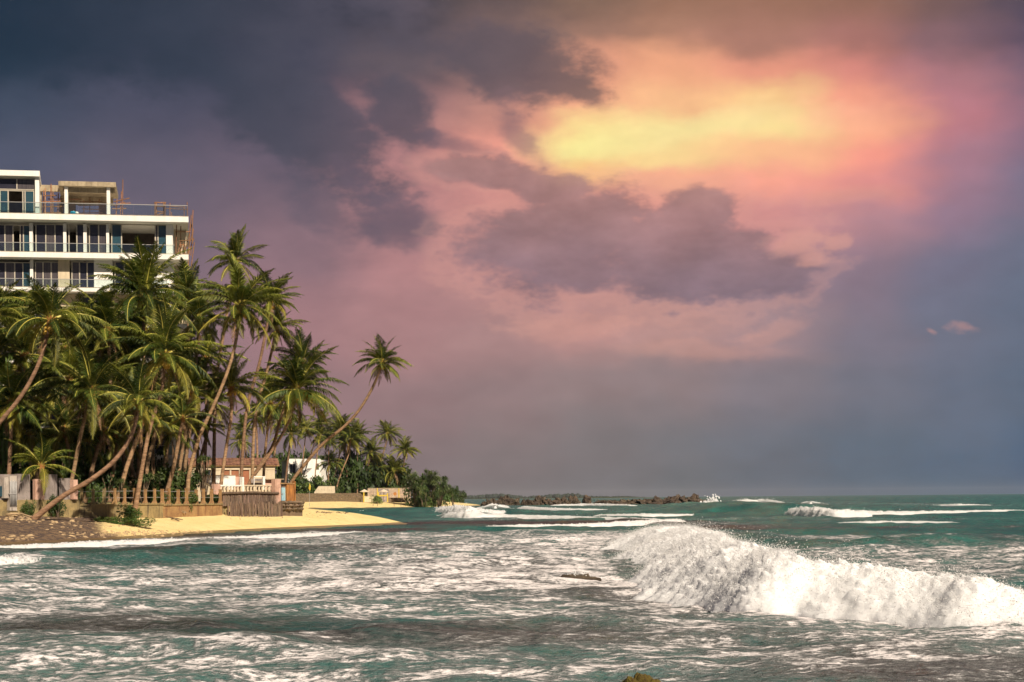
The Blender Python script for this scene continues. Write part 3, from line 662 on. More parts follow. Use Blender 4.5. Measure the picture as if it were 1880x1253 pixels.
# palms of the middle distance
GM = "palms behind the bungalow and the white house"
MIDP = [(548, 562, 790, 300, 36), (575, 586, 800, 310, 32), (520, 534, 800, 290, 38), (470, 470, 770, 270, 34), (455, 448, 790, 280, 30), (604, 604, 812, 320, 30), (500, 512, 775, 300, 36), (545, 590, 780, 350, 30), (430, 440, 812, 300, 28)]
for i, (u0, u, v, Y, r) in enumerate(MIDP):
    palm([(u0, 912), (u, v)], Y if u < 540 else 530 + (Y - 300) * 0.3, r, "distant palm behind the bungalow and the white house, %s from the left" % ordn(i, [q[1] for q in MIDP]), 18, GM, 0, 1, seed=540 + i, thick=1.2)
GF = "palms on the far beach"
def fy(Y, u): return Y if (Y < 290 or u < 540) else 524 + (Y - 300) * 0.16
FARP = [([(604, 908), (612, 880), (622, 845), (624, 792)], 400, 34, "far palm at the left of the distant group, behind the lone leaning trunk"),
    ([(612, 908), (626, 870), (640, 835), (644, 808)], 395, 32, "far palm in the middle of the distant group, yellowish lower fronds"),
    ([(656, 908), (656, 860), (655, 802)], 430, 31, "far palm with a dead straight thin trunk"),
    ([(660, 908), (672, 870), (681, 832)], 450, 27, "short far palm right of the dead straight trunk"),
    ([(670, 908), (690, 868), (703, 835), (712, 798)], 470, 28, "far palm standing free against the sky on a slanting trunk"),
    ([(740, 905), (740, 870), (744, 828)], 480, 27, "last tall palm to the right on the far beach"),
    ([(704, 905), (712, 885), (724, 866)], 470, 32, "wide low far palm over a slanting trunk behind the beach wall"),
    ([(640, 906), (636, 862), (634, 815)], 420, 28, "far palm tucked into the left half of the distant group"),
    ([(618, 906), (600, 872), (606, 850)], 390, 26, "small dark palm at the corner of the white house"),
    ([(690, 905), (696, 880), (694, 858)], 470, 26, "low far palm half hidden behind the wide one")]
for i, (path, Y, r, lab) in enumerate(FARP):
    palm(path, fy(Y, path[0][0]), r, lab, 26, GF, 0, 2, seed=560 + i, thick=1.5)

# broad-leaved bushes and pandanus
def foliage_mesh(seed, n, leaf, mat_):
    rs = random.Random(seed); b = MB(); lobes = [(Vector((rs.uniform(-.62, .62), rs.uniform(-.55, .55), rs.uniform(0.05, .75))), rs.uniform(.25, .46)) for _ in range(13)]
    for k in range(n):
        c, r = rs.choice(lobes)
        d = Vector((rs.gauss(0, 1), rs.gauss(0, 1), rs.gauss(0, 1) + 0.3)).normalized()
        p = c + d * r * rs.uniform(0.55, 1.08)
        a = Vector((rs.gauss(0, 1), rs.gauss(0, 1), rs.gauss(0, .6))).normalized(); q = a.cross(d + Vector((.01, .02, .03))).normalized()
        l = leaf * rs.uniform(.6, 1.3); w = l * .38
        b.add([p - a * l * .5, p + q * w, p + a * l * .5 + d * l * .12, p - q * w], [(0, 1, 2, 3)])
    o = mesh_obj("foliage", b.v, b.f, mat_); d = o.data; bpy.data.objects.remove(o); return d
FOL_D = [foliage_mesh(s, 1500, .11, M_BUSH) for s in range(3)]
FOL_L = [foliage_mesh(10 + s, 1300, .12, M_BUSHL) for s in range(3)]
FOL_C = [foliage_mesh(20 + s, 900, .17, M_BUSH) for s in range(3)]
def stem_mesh(seed):
    rs = random.Random(seed); b = MB()
    for k in range(6):
        a = rs.uniform(0, 6.28); r = rs.uniform(.15, .5)
        b.tube([(0, 0, -.15), (r * .4 * math.cos(a), r * .4 * math.sin(a), .25), (r * math.cos(a), r * math.sin(a), .7)], [.045, .03, .01], 4)
    o = mesh_obj("stems", b.v, b.f, M_TWIG); d = o.data; bpy.data.objects.remove(o); return d
STEMS = [stem_mesh(s) for s in range(2)]
def bush(u, v0, Y, ru, hpx, label, kind=FOL_D, group=None, name="bush", base_z=None, cat="bush"):
    """middle column u, base row v0, half width and height in photo pixels"""
    rs = random.Random(int(u * 7 + v0 * 3 + Y)); p = P(u, v0, Y); z = gz(p.x, p.y) if base_z is None else base_z
    top = P(u, v0 - hpx, Y).z; h = max(0.3, top - z)
    root = empty(name, (p.x, p.y, z), rs.uniform(0, 6.28), label, cat, group); w = ru / FPX * Y
    link("foliage", rs.choice(kind), root, (0, 0, 0), (0, 0, 0), (w, w, h / 1.15)); link("stems", rs.choice(STEMS), root, (0, 0, 0), (0, 0, 0), (w, w, h))
    return root
def rosette_mesh(seed, n=46, L=1.0):
    rs = random.Random(seed); b = MB()
    for k in range(n):
        az = k * 2.39996; e = R(80 - 95 * k / n + rs.uniform(-10, 10)); l = L * rs.uniform(.75, 1.1)
        h = Vector((math.cos(az), math.sin(az), 0)); s = Vector((-h.y, h.x, 0)) * 0.042 * L
        d1 = h * math.cos(e) + Vector((0, 0, math.sin(e))); d2 = h * math.cos(e - 1.0) + Vector((0, 0, math.sin(e - 1.0)))
        o = h * .05; m1 = o + d1 * l * .55; t = m1 + d2 * l * .45
        b.add([o - s, o + s, m1 + s * .9, m1 - s * .9, t], [(0, 1, 2, 3), (3, 2, 4)])
    o = mesh_obj("leaf_rosette", b.v, b.f, M_PAND); d = o.data; bpy.data.objects.remove(o); return d
ROS = [rosette_mesh(s) for s in range(4)]
def pandanus(u, v0, Y, ru, hpx, label, n=7, group=None, base_z=None):
    rs = random.Random(int(u * 5 + v0)); p = P(u, v0, Y); z = gz(p.x, p.y) if base_z is None else base_z
    h = max(0.8, P(u, v0 - hpx, Y).z - z); w = ru / FPX * Y
    root = empty("screw_pine", (p.x, p.y, z), 0, label, "screw pine", group)
    for k in range(n):
        a = rs.uniform(0, 6.28); r = w * .62 * math.sqrt(rs.random()); zz = h * rs.uniform(.35, .85); q = Vector((r * math.cos(a), r * math.sin(a), zz))
        MB().tube([(0.1 * q.x, 0.1 * q.y, -.1), (q.x * .55, q.y * .55, zz * .55), q], [.09, .07, .06], 5).build("branch", M_TWIG, root, True)
        link("leaf_rosette", rs.choice(ROS), root, q, (rs.uniform(-.3, .3), rs.uniform(-.3, .3), rs.uniform(0, 6)), max(.5, min(w, h) * rs.uniform(.42, .62)))
    return root
pandanus(374, 905, 150, 26, 78, "tall screw pine with spiky tufts between grove and bungalow", 9)
pandanus(222, 925, 132, 26, 48, "screw pine spilling over the pillar fence, leftmost of a pair", 7)
pandanus(262, 925, 136, 28, 58, "screw pine spilling over the pillar fence, rightmost of a pair", 8)
pandanus(330, 915, 146, 30, 52, "low screw pine in the shade under the grove's bare trunks", 8)
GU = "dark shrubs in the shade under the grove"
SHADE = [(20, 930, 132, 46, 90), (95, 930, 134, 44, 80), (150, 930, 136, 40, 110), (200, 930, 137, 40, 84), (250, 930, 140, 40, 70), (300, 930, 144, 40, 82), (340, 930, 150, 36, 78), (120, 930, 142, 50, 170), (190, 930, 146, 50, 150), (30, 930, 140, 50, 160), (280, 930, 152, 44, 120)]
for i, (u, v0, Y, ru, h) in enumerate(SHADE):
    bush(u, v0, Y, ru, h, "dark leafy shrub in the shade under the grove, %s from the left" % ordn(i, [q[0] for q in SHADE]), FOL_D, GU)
bush(0, 930, 126, 26, 310, "bright green broad-leaved tree at the left frame edge among the palms", FOL_L, None, "broadleaf_tree", cat="tree")
bush(134, 930, 130, 20, 130, "fresh green leafy tree between two trunks behind the grey wall", FOL_L, None, "broadleaf_tree", cat="tree")
bush(178, 928, 129, 16, 44, "pale green ferny shrub behind the third fence pillar", FOL_L)
bush(300, 926, 138, 24, 26, "low shrub behind the pillars at the middle of the fence", FOL_D)
bush(345, 926, 142, 22, 26, "low shrub behind the pillars right of the fence's middle", FOL_D)
bush(388, 926, 148, 16, 20, "low shrub behind the last pillars of the fence", FOL_D)
bush(236, 962, 122.5, 42, 13, "heap of creeping beach vine below the pillar fence", FOL_L, None, "beach_creeper", cat="creeper")
bush(192, 956, 122, 26, 9, "small patch of beach vine left of the larger heap", FOL_L, None, "beach_creeper", cat="creeper")
bush(238, 930, 126, 26, 12, "ivy hanging over the sea wall between two pillars", FOL_L)
bush(52, 921, 118.6, 14, 7, "grass tuft on top of the grey wall near the pipes", FOL_L)
bush(105, 917, 121, 22, 12, "weeds along the top of the grey wall beside the leaning trunk", FOL_D)
bush(462, 905, 190, 16, 22, "round shrub against the bungalow's wall, left of the twin trunks", FOL_D, base_z=3.7)
bush(480, 905, 190, 14, 20, "round shrub against the bungalow's wall, right of the twin trunks", FOL_D, base_z=3.7)
bush(386, 905, 190, 18, 24, "dark shrub in front of the bungalow's left windows", FOL_D, base_z=3.7)
bush(508, 918, 157, 6, 13, "small plant growing at the foot of the pink pillar", FOL_D)
GH = "dark shrubs and trees on the far beach"
FARS = [(548, 906, 340, 22, 40), (572, 906, 350, 24, 36), (560, 908, 330, 22, 24), (595, 908, 360, 22, 34), (618, 908, 400, 20, 46), (640, 908, 420, 26, 64), (665, 908, 450, 28, 56), (690, 906, 465, 28, 60), (716, 906, 480, 28, 58), (742, 906, 492, 26, 52), (655, 905, 440, 24, 84), (600, 905, 410, 30, 70), (575, 905, 400, 30, 80), (545, 905, 390, 30, 84), (515, 905, 380, 30, 80), (480, 905, 370, 34, 76), (440, 905, 360, 34, 70), (700, 905, 500, 26, 74), (632, 905, 450, 26, 84), (405, 905, 360, 30, 60), (730, 905, 505, 24, 62)]
for i, (u, v0, Y, ru, h) in enumerate(FARS):
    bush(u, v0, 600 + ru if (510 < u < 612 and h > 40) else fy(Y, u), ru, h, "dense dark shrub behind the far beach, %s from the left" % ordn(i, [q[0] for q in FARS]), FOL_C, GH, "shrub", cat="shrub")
for (u, v0, Y, ru, h, lab) in [(765, 912, 500, 26, 52, "green screw pine thicket at the end of the far beach, left part"), (790, 912, 508, 28, 58, "green screw pine thicket at the end of the far beach, tallest part"), (808, 912, 515, 22, 44, "green screw pine thicket at the end of the far beach, right part"), (805, 915, 505, 14, 18, "lone low screw pine right of the thicket"), (832, 918, 520, 7, 16, "last tiny screw pine by the far water"), (778, 914, 496, 18, 26, "yellowish low screw pine before the thicket")]:
    pandanus(u, v0, Y, ru, h, lab, 16 if ru > 20 else 8)
    if ru > 16: bush(u, v0, Y + 3, ru * .9, h * .86, lab.replace("screw pine thicket", "leafy undergrowth inside the thicket").replace("yellowish low screw pine", "leafy undergrowth"), FOL_L, None, "shrub", cat="shrub")
bush(692, 918, 503, 14, 13, "bright green bush on the far sand before the mural wall", FOL_L)
for (u, Y, ru, h, lab) in [(822, 640, 14, 30, "dark headland tree close behind the thicket"), (834, 660, 12, 22, "dark headland tree sloping down to the sea"), (846, 690, 12, 12, "lowest dark tree at the tip of the headland")]:
    bush(u, 912, Y, ru, h, lab, FOL_C, "trees on the dark headland", "headland_tree", cat="tree")

# ------------------------------------------------------------------ building materials
M_WHITE = mat("white_plaster", (0.86, 0.83, 0.76), (0.80, 0.76, 0.68), 0.8, 0.7, bump=0.004, bscale=14, streak=(0.76, 0.71, 0.62))
M_CREAM = mat("cream_plaster", (0.66, 0.55, 0.38), (0.56, 0.46, 0.31), 0.7, 0.8, bump=0.006, bscale=14, streak=(0.50, 0.41, 0.28))
M_CONC = mat("raw_concrete", (0.46, 0.37, 0.24), (0.30, 0.235, 0.15), 1.2, 0.9, bump=0.02, bscale=8, streak=(0.22, 0.17, 0.11))
M_BRICK = mat("bare_block", (0.20, 0.125, 0.07), (0.13, 0.085, 0.05), 1.6, 0.95, bump=0.02, bscale=10)
M_FRAME = mat("window_frame_metal", (0.52, 0.46, 0.36), (0.44, 0.39, 0.31), 2.0, 0.4)
M_GLASS = mat("dark_glass", (0.022, 0.022, 0.032), (0.034, 0.032, 0.045), 0.5, 0.08, spec=0.45)
M_GLASSB = mat("blue_glass", (0.020, 0.055, 0.075), (0.030, 0.070, 0.090), 0.5, 0.08, spec=0.5)
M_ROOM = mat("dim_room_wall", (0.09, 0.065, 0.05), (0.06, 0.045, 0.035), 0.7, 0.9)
M_STEEL = mat("railing_steel", (0.55, 0.52, 0.47), None, rough=0.35, metal=0.6)
M_BAMBOO = mat("scaffold_pole", (0.32, 0.16, 0.08), (0.20, 0.10, 0.05), 4.0, 0.8, rand=0.3)
M_BARREL = mat("blue_plastic", (0.015, 0.26, 0.42), (0.02, 0.32, 0.48), 3.0, 0.4)
M_TILE = mat("clay_roof_tile", (0.165, 0.080, 0.050), (0.225, 0.110, 0.068), 1.5, 0.85, rand=0.3)
M_BRED = mat("red_shutter", (0.30, 0.115, 0.06), (0.36, 0.15, 0.08), 2.0, 0.8, rand=0.15)
M_OCHRE = mat("ochre_render", (0.40, 0.245, 0.105), (0.27, 0.155, 0.07), 1.2, 0.9, bump=0.02, bscale=8, streak=(0.20, 0.10, 0.05))
M_GREYW = mat("weathered_wall", (0.34, 0.29, 0.26), (0.22, 0.185, 0.165), 0.9, 0.9, bump=0.015, bscale=8, streak=(0.13, 0.105, 0.09))
M_STAIN = mat("stained_wall", (0.36, 0.27, 0.12), (0.24, 0.18, 0.085), 1.0, 0.92, bump=0.03, bscale=7, streak=(0.10, 0.08, 0.05))
M_PALE = mat("pale_old_plaster", (0.50, 0.44, 0.37), (0.38, 0.33, 0.28), 1.2, 0.9, streak=(0.24, 0.2, 0.17))
M_PIPE = mat("grey_pipe", (0.42, 0.41, 0.39), (0.32, 0.31, 0.30), 3.0, 0.5)
M_LOG = mat("weathered_log", (0.20, 0.135, 0.095), (0.11, 0.075, 0.055), 2.5, 0.95, bump=0.02, bscale=10, rand=0.35, stretch=(4, 4, .6))
M_PINK = mat("pink_plaster", (0.62, 0.40, 0.30), (0.50, 0.30, 0.22), 1.4, 0.85, streak=(0.34, 0.19, 0.13))
M_BLUEG = mat("pale_blue_paint", (0.34, 0.55, 0.62), (0.28, 0.48, 0.56), 1.6, 0.6, streak=(0.25, 0.38, 0.42))
M_ORANGE = mat("rusty_orange_plaster", (0.46, 0.20, 0.055), (0.34, 0.14, 0.04), 1.4, 0.85, streak=(0.16, 0.07, 0.03))
M_STONE = mat("rubble_stone", (0.22, 0.155, 0.095), (0.13, 0.095, 0.065), 2.0, 0.95, bump=0.04, bscale=6, rand=0.4)
M_YELL = mat("yellow_paint", (0.62, 0.46, 0.05), (0.55, 0.38, 0.04), 2.0, 0.6)
M_CANVAS = mat("cream_canvas", (0.66, 0.55, 0.40), (0.58, 0.48, 0.35), 2.0, 0.9)
M_MURAL = mat("patchy_painted_wall", (0.42, 0.31, 0.22), (0.26, 0.20, 0.15), 0.9, 0.9, streak=(0.5, 0.42, 0.33))
M_MOSS = mat("mossy_rock", (0.125, 0.095, 0.016), (0.065, 0.042, 0.010), 9.0, 0.9, bump=0.03, bscale=22)
M_ROCK = mat("reef_rock", (0.105, 0.076, 0.050), (0.045, 0.034, 0.026), 0.5, 0.8, bump=0.25, bscale=1.2, rand=0.25, coord='World', stretch=(1, 1, 1.6))
M_PEB = mat("pale_stone", (0.50, 0.36, 0.20), (0.30, 0.21, 0.12), 1.5, 0.9, coord='World')
def glass_rail_mat():
    m = bpy.data.materials.new("railing_glass"); m.use_nodes = True; t = m.node_tree; N = NT(t); t.nodes.remove(t.nodes['Principled BSDF'])
    tr = N.n('ShaderNodeBsdfTransparent'); tr.inputs[0].default_value = (0.86, 0.93, 0.93, 1)
    gl = N.n('ShaderNodeBsdfGlossy'); gl.inputs['Roughness'].default_value = 0.05; gl.inputs[0].default_value = (0.8, 0.9, 0.9, 1)
    mx = N.n('ShaderNodeMixShader'); mx.inputs[0].default_value = 0.07
    t.links.new(tr.outputs[0], mx.inputs[1]); t.links.new(gl.outputs[0], mx.inputs[2]); t.links.new(mx.outputs[0], t.nodes['Material Output'].inputs[0])
    return m
M_RAILG = glass_rail_mat()

def planpart(name, mat_, parent, poly, z0, z1):
    n = len(poly); vs = [(x, y, z0) for x, y in poly] + [(x, y, z1) for x, y in poly]
    return mesh_obj(name, vs, [tuple(range(n - 1, -1, -1)), tuple(range(n, 2 * n))] + [(i, (i + 1) % n, (i + 1) % n + n, i + n) for i in range(n)], mat_, parent)
class Frame:                          # a vertical plane along a plan line: photo points on it become local metres
    def __init__(s, A, B, z0):
        s.A = Vector((A[0], A[1], 0)); d = Vector((B[0] - A[0], B[1] - A[1], 0)); s.L = d.length; s.e = d.normalized(); s.n = Vector((-s.e.y, s.e.x, 0)); s.z0 = z0
        s.rz = math.atan2(s.e.y, s.e.x)
    def xz(s, u, v, y0=0.0):
        r = ray(u, v); k = (s.A.dot(s.n) + y0) / r.dot(s.n)
        p = Vector((0, 0, CAMZ)) + r * k
        return (p - s.A).dot(s.e), p.z - s.z0
    def x(s, u, y0=0.0, v=900): return s.xz(u, v, y0)[0]
    def z(s, u, v, y0=0.0): return s.xz(u, v, y0)[1]
    def root(s, name, label, cat, group=None): return empty(name, (s.A.x, s.A.y, s.z0), s.rz, label, cat, group)

M_CURT = mat('curtained_glass', (0.10, 0.085, 0.085), (0.06, 0.052, 0.058), 1.5, 0.15, spec=0.45, stretch=(6, 6, .2))
_wr = random.Random(77)
def window(fr, root, us, v0, v1, y0, mats, label=None, th=0.06):
    """us: photo columns of the mullions; mats: a pane material (or None for an open bay) for each bay"""
    xs = [fr.x(u, y0, v0) for u in us]; zb, zt = fr.z(us[0], v1, y0), fr.z(us[0], v0, y0)
    b = MB()
    for x in xs: b.box(x - th, x + th, y0 - .07, y0 + .07, zb, zt)
    for i in range(len(xs) - 1):
        b.box(xs[i] + th + .002, xs[i+1] - th - .002, y0 - .06, y0 + .06, zb, zb + .09); b.box(xs[i] + th + .002, xs[i+1] - th - .002, y0 - .06, y0 + .06, zt - .09, zt)
    w = b.build("window", M_FRAME, root)
    for i, m in enumerate(mats):
        if m is not None: boxpart("pane", M_CURT if _wr.random() < .22 else m, w, xs[i] + th + .004, xs[i+1] - th - .004, y0 - .012, y0 + .012, zb + .092, zt - .092)
    if label: w['label'] = label
    return w
def railing(fr, root, u0, u1, vt, vb, y0, every=30):
    xa, xb = fr.x(u0, y0, vt), fr.x(u1, y0, vt); zt, zb = fr.z(u1, vt, y0), fr.z(u1, vb, y0)
    b = MB(); b.box(xa, xb, y0 - .03, y0 + .03, zt - .06, zt)
    rl = b.build("railing", M_STEEL, root); n = max(1, int((xb - xa) / 1.9)); st = (xb - xa) / n
    for i in range(n): boxpart("glass_panel", M_RAILG, rl, xa + i * st + .02, xa + (i + 1) * st - .02, y0 - .008, y0 + .008, zb, zt - .062)
    return rl

# ------------------------------------------------------------------ the hotel under construction
HA = P(-170, 700, 157.0); HB = P(346, 400, 161.5)
hf = Frame(HB, (HB.x + (HB.x - HA.x), HB.y + (HB.y - HA.y)), 2.7)
def build_hotel():
    r = hf.root("hotel_building", "white five storey hotel with long balconies, its roof still under construction", "building")
    XL = hf.x(-170); D = 16.0
    slabs = [(398, 408.5, 346), (467.5, 477, 346), (531, 538, 345), (596, 603, 345), (660, 667, 345), (722, 729, 345), (781, 788, 345), (835, 842, 344)]
    for i, (a, b, ur) in enumerate(slabs):
        z1, z0 = hf.z(ur, a), hf.z(ur, b); s = planpart("floor_slab", M_WHITE, r, [(XL, 0), (hf.x(ur, 0, a), 0), (hf.x(ur - .5, D, a), D), (XL, D)], z0, z1)
        boxpart("coping", M_CONC, s, XL, hf.x(ur, 0, a) + .02, -.02, .28, z1 + .002, z1 + .05)
    tops = [s[1] for s in slabs]; flo = [s[0] for s in slabs[1:]] + [921]
    # rear walls and end walls of every storey
    for i, (vt, vb) in enumerate(zip(tops, flo)):
        zt, zb = hf.z(340, vt) - .003, hf.z(340, vb) + .003
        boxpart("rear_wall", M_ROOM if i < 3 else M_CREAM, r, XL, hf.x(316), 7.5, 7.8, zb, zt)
        boxpart("end_wall", M_WHITE, r, hf.x(309, 1.5), hf.x(321, 1.5), 1.45, 3.0, zb, zt)
        boxpart("side_wall", M_CREAM, r, hf.x(318, 3.2), hf.x(344, 3.2), 4.6, 4.9, zb, zt)
        for u in (-80, 58, 157):
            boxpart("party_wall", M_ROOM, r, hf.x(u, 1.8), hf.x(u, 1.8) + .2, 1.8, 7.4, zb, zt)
    G0, B0 = M_GLASS, M_GLASSB
    # second floor from the top
    vt, vb = 409.5, 466.5
    for a, b in ((58, 64), (120, 125.5), (157, 163), (199, 204)):
        boxpart("column", M_WHITE, r, hf.x(a, 1.3), hf.x(b, 1.3), 1.3, 1.75, hf.z(60, vb, 1.5) - .1, hf.z(60, vt, 1.5) - .02)
    vt, vb = 411.5, 465.5
    window(hf, r, (-60, -42, -24, -6, 9, 24, 37, 43, 57), vt, vb, 1.7, (G0, B0, G0, G0, B0, None, G0, B0))
    window(hf, r, (66, 84, 101, 119), vt, vb, 1.7, (G0, G0, G0))
    window(hf, r, (126.5, 141, 156), vt, vb, 1.7, (None, G0))
    window(hf, r, (164, 181, 198), vt, vb, 1.7, (G0, G0))
    window(hf, r, (205, 223, 285, 290, 307), vt, vb, 1.7, (B0, None, G0, B0), "wide sliding door standing open on a dark unfinished room")
    railing(hf, r, -60, 321, 450, 466.5, .12)
    # third floor from the top
    vt, vb = 480.5, 529.5
    boxpart("column", M_WHITE, r, hf.x(58.5, 1.3), hf.x(64, 1.3), 1.3, 1.75, hf.z(60, vb, 1.5) - .1, hf.z(60, 477, 1.5) - .02)
    window(hf, r, (-60, -40, -20, -5, 10, 27, 42, 57), vt, vb, 1.7, (G0, G0, G0, G0, G0, G0, B0))
    window(hf, r, (65, 79, 94, 109), vt, vb, 1.7, (G0, G0, G0))
    window(hf, r, (132, 146, 160, 175), vt, vb, 1.7, (G0, G0, G0))
    window(hf, r, (211, 228, 246, 262), vt, vb, 1.7, (G0, G0, G0))
    for a, b in ((110, 131), (176, 210), (263, 308)):
        boxpart("wall_panel", M_CREAM if a < 120 else M_WHITE, r, hf.x(a, 1.55), hf.x(b, 1.55), 1.55, 1.85, hf.z(150, vb, 1.7) - .1, hf.z(150, 477, 1.7) - .02)
    railing(hf, r, -60, 308, 515, 530, .12)
    # lower floors, mostly behind palms
    for (vt, vb) in zip((540, 605, 669, 731, 790), (595, 659, 721, 780, 834)):
        window(hf, r, (-60, -38, -16, 6, 28, 50), vt + 4, vb, 1.7, (G0,) * 5); window(hf, r, (64, 86, 108), vt + 4, vb, 1.7, (G0, G0)); window(hf, r, (150, 175, 200), vt + 4, vb, 1.7, (G0, G0)); window(hf, r, (240, 262, 284, 305), vt + 4, vb, 1.7, (B0, G0, G0))
        for a, b in ((51, 63), (109, 149), (201, 239)):
            boxpart("wall_panel", M_CREAM, r, hf.x(a, 1.55), hf.x(b, 1.55), 1.55, 1.85, hf.z(150, vb, 1.7) - .1, hf.z(150, vt, 1.7) - .02)
    railing(hf, r, 230, 344, 818, 834.5, .12)
    # pent-house at the left end of the roof
    zr = hf.z(40, 398); 
    ph = planpart("roof_slab", M_WHITE, r, [(XL, .4), (hf.x(73, .4, 320), .4), (hf.x(77, 9.5, 320), 9.5), (XL, 9.5)], hf.z(72, 324, .4), hf.z(72, 314, .4))
    planpart("end_wall", M_WHITE, r, [(hf.x(64.5, .8, 360), .8), (hf.x(72, .8, 360), .8), (hf.x(76, 9.2, 360), 9.2), (hf.x(66, 9.2, 360), 9.2)], zr + .052, hf.z(72, 324, .4) - .003)
    window(hf, r, (-60, -20, 31, 64), 325.5, 347, 1.3, (G0, G0, G0), "dark glazed band under the pent-house roof")
    window(hf, r, (-60, -40, -20, 0, 15, 42, 46, 62.5), 348, 396, 1.3, (G0, B0, G0, B0, None, G0, B0))
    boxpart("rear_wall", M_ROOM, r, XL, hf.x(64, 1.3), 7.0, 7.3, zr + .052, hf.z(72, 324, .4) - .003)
    # unfinished concrete frame on the roof
    c = MB(); xa, xb = hf.x(112, 2.6), hf.x(217.5, 2.6); z1, z0 = hf.z(150, 333.5, 2.6), hf.z(150, 342, 2.6)
    cs = planpart("roof_slab", M_CONC, r, [(xa, 2.6), (xb, 2.6), (hf.x(217, 9.2, 340), 9.2), (hf.x(112, 9.2, 340), 9.2)], z0, z1); cs['label'] = "raw stained concrete slab of the unfinished roof house"
    b = MB(); b.box(xa + .35, xb - .3, 3.5, 3.9, z0 - .55, z0 - .003); b.box(hf.x(115, 8.5), hf.x(212, 8.5), 8.4, 8.8, z0 - .95, z0 - .003); b.build("beam", M_CONC, r)
    for u0, u1 in ((123, 129), (200.5, 206.5)):
        boxpart("column", M_WHITE, r, hf.x(u0, 3), hf.x(u1, 3), 3.0, 3.42, zr + .052, z0 - .003)
    for u0, u1 in ((131, 143), (188, 199), (114, 121)):
        boxpart("brick_pier", M_BRICK, r, hf.x(u0, 8), hf.x(u1, 8), 7.7, 8.3, zr + .052, z0 - .96)
    boxpart("parapet_beam", M_CONC, r, hf.x(77, 5), hf.x(113, 5), 5.0, 5.4, hf.z(90, 351.5, 5), hf.z(90, 340, 5))
    boxpart("post", M_CONC, r, hf.x(76, 5), hf.x(79.5, 5), 5.42, 5.8, zr + .052, hf.z(90, 351, 5))
    boxpart("parapet", M_CONC, r, hf.x(77, 8), hf.x(122, 8), 8.5, 8.7, zr + .052, zr + .75)
    railing(hf, r, -60, 344.5, 377.5, 397.6, .3)
    return r
hotel = build_hotel()

def scaffold(label, poles, y0, rad=0.045, name="scaffold"):
    """poles: pairs of photo points on the plane y0 of the hotel front, with a depth offset each"""
    p = hf.xz(poles[0][0], poles[0][1], y0); r = hf.root(name, label, "scaffold")
    for (ua, va, ub, vb, dy) in poles:
        xa, za = hf.xz(ua, va, y0 + dy); xb, zb = hf.xz(ub, vb, y0 + dy)
        MB().tube([(xa, y0 + dy, za), (xb, y0 + dy + .05, zb)], rad, 5).build("pole", M_BAMBOO, r)
    return r
rs = random.Random(3)
scaffold("rusty scaffold poles behind the roof railing beside the pent-house", [(83, 397, 83, 346, 0), (93.5, 397, 93.5, 338, 0), (97, 397, 97, 352, .2), (106, 397, 107, 355, .6), (78, 371, 112, 370, .1), (78, 380, 120, 379, .2), (80, 391, 112, 391, .3), (80, 360, 104, 359, 0), (88, 366, 150, 366, .4), (79.5, 397, 80, 350, .9)], 4.0, .07)
scaffold("thin props under the unfinished concrete roof", [(165, 397, 165, 362, 0), (154, 397, 154, 368, .2), (182, 397, 182, 366, .1), (146, 371, 188, 370, .3), (144, 378, 190, 377, .1), (140, 392, 188, 391, 0), (150, 384, 186, 385, .2)], 6.0, .05)
scaffold("tall mast with crossed poles right of the concrete roof house", [(225, 397, 225.5, 330, 0), (221, 397, 223, 352, .3), (207, 376, 240, 373, .1), (209, 371, 238, 364, .2), (208, 380, 230, 371, .4), (213, 397, 215, 366, .5), (206, 384, 232, 383, .3)], 3.5, .06)
scaffold("small rusty trestle standing alone on the roof terrace", [(284.5, 398, 284.5, 371, 0), (287, 398, 287, 371, .6), (303, 398, 303, 371, 0), (300.5, 398, 300.5, 371, .6), (283, 372.5, 305, 372.5, 0), (284, 379.5, 304, 379.5, .3), (284, 389, 304, 389, .3), (284, 397, 302, 390, .2)], 2.5, .07)
scaffold("thin poles and rail at the right end of the roof terrace", [(312, 398, 312, 373, 0), (338, 399, 338, 378, .2), (344, 399, 343.5, 371, 0), (315, 398, 315, 390, .1), (304, 383, 345, 385, .1), (312, 379, 340, 381, .2)], 1.5, .05)
scaffold("tangled brown bamboo scaffold clinging to the hotel's right end", [(323, 468, 324, 412, 0), (332, 468, 332, 412, .6), (347, 468, 349, 410, .3), (352, 440, 354.5, 386, .1), (350, 470, 355, 420, .2), (343, 468, 353, 428, .1), (338, 468, 352, 412, .5), (345, 470, 356, 437, .3), (322, 426, 350, 426, .2), (328, 443, 356, 441, .3), (326, 468, 331, 446, .4), (340, 468, 336, 446, .2), (330, 450, 340, 450, .2), (346, 466, 351, 395, .4), (353, 448, 353, 400, .0), (347, 520, 357, 445, .2), (346, 540, 346, 470, .2)], 1.6, .06)
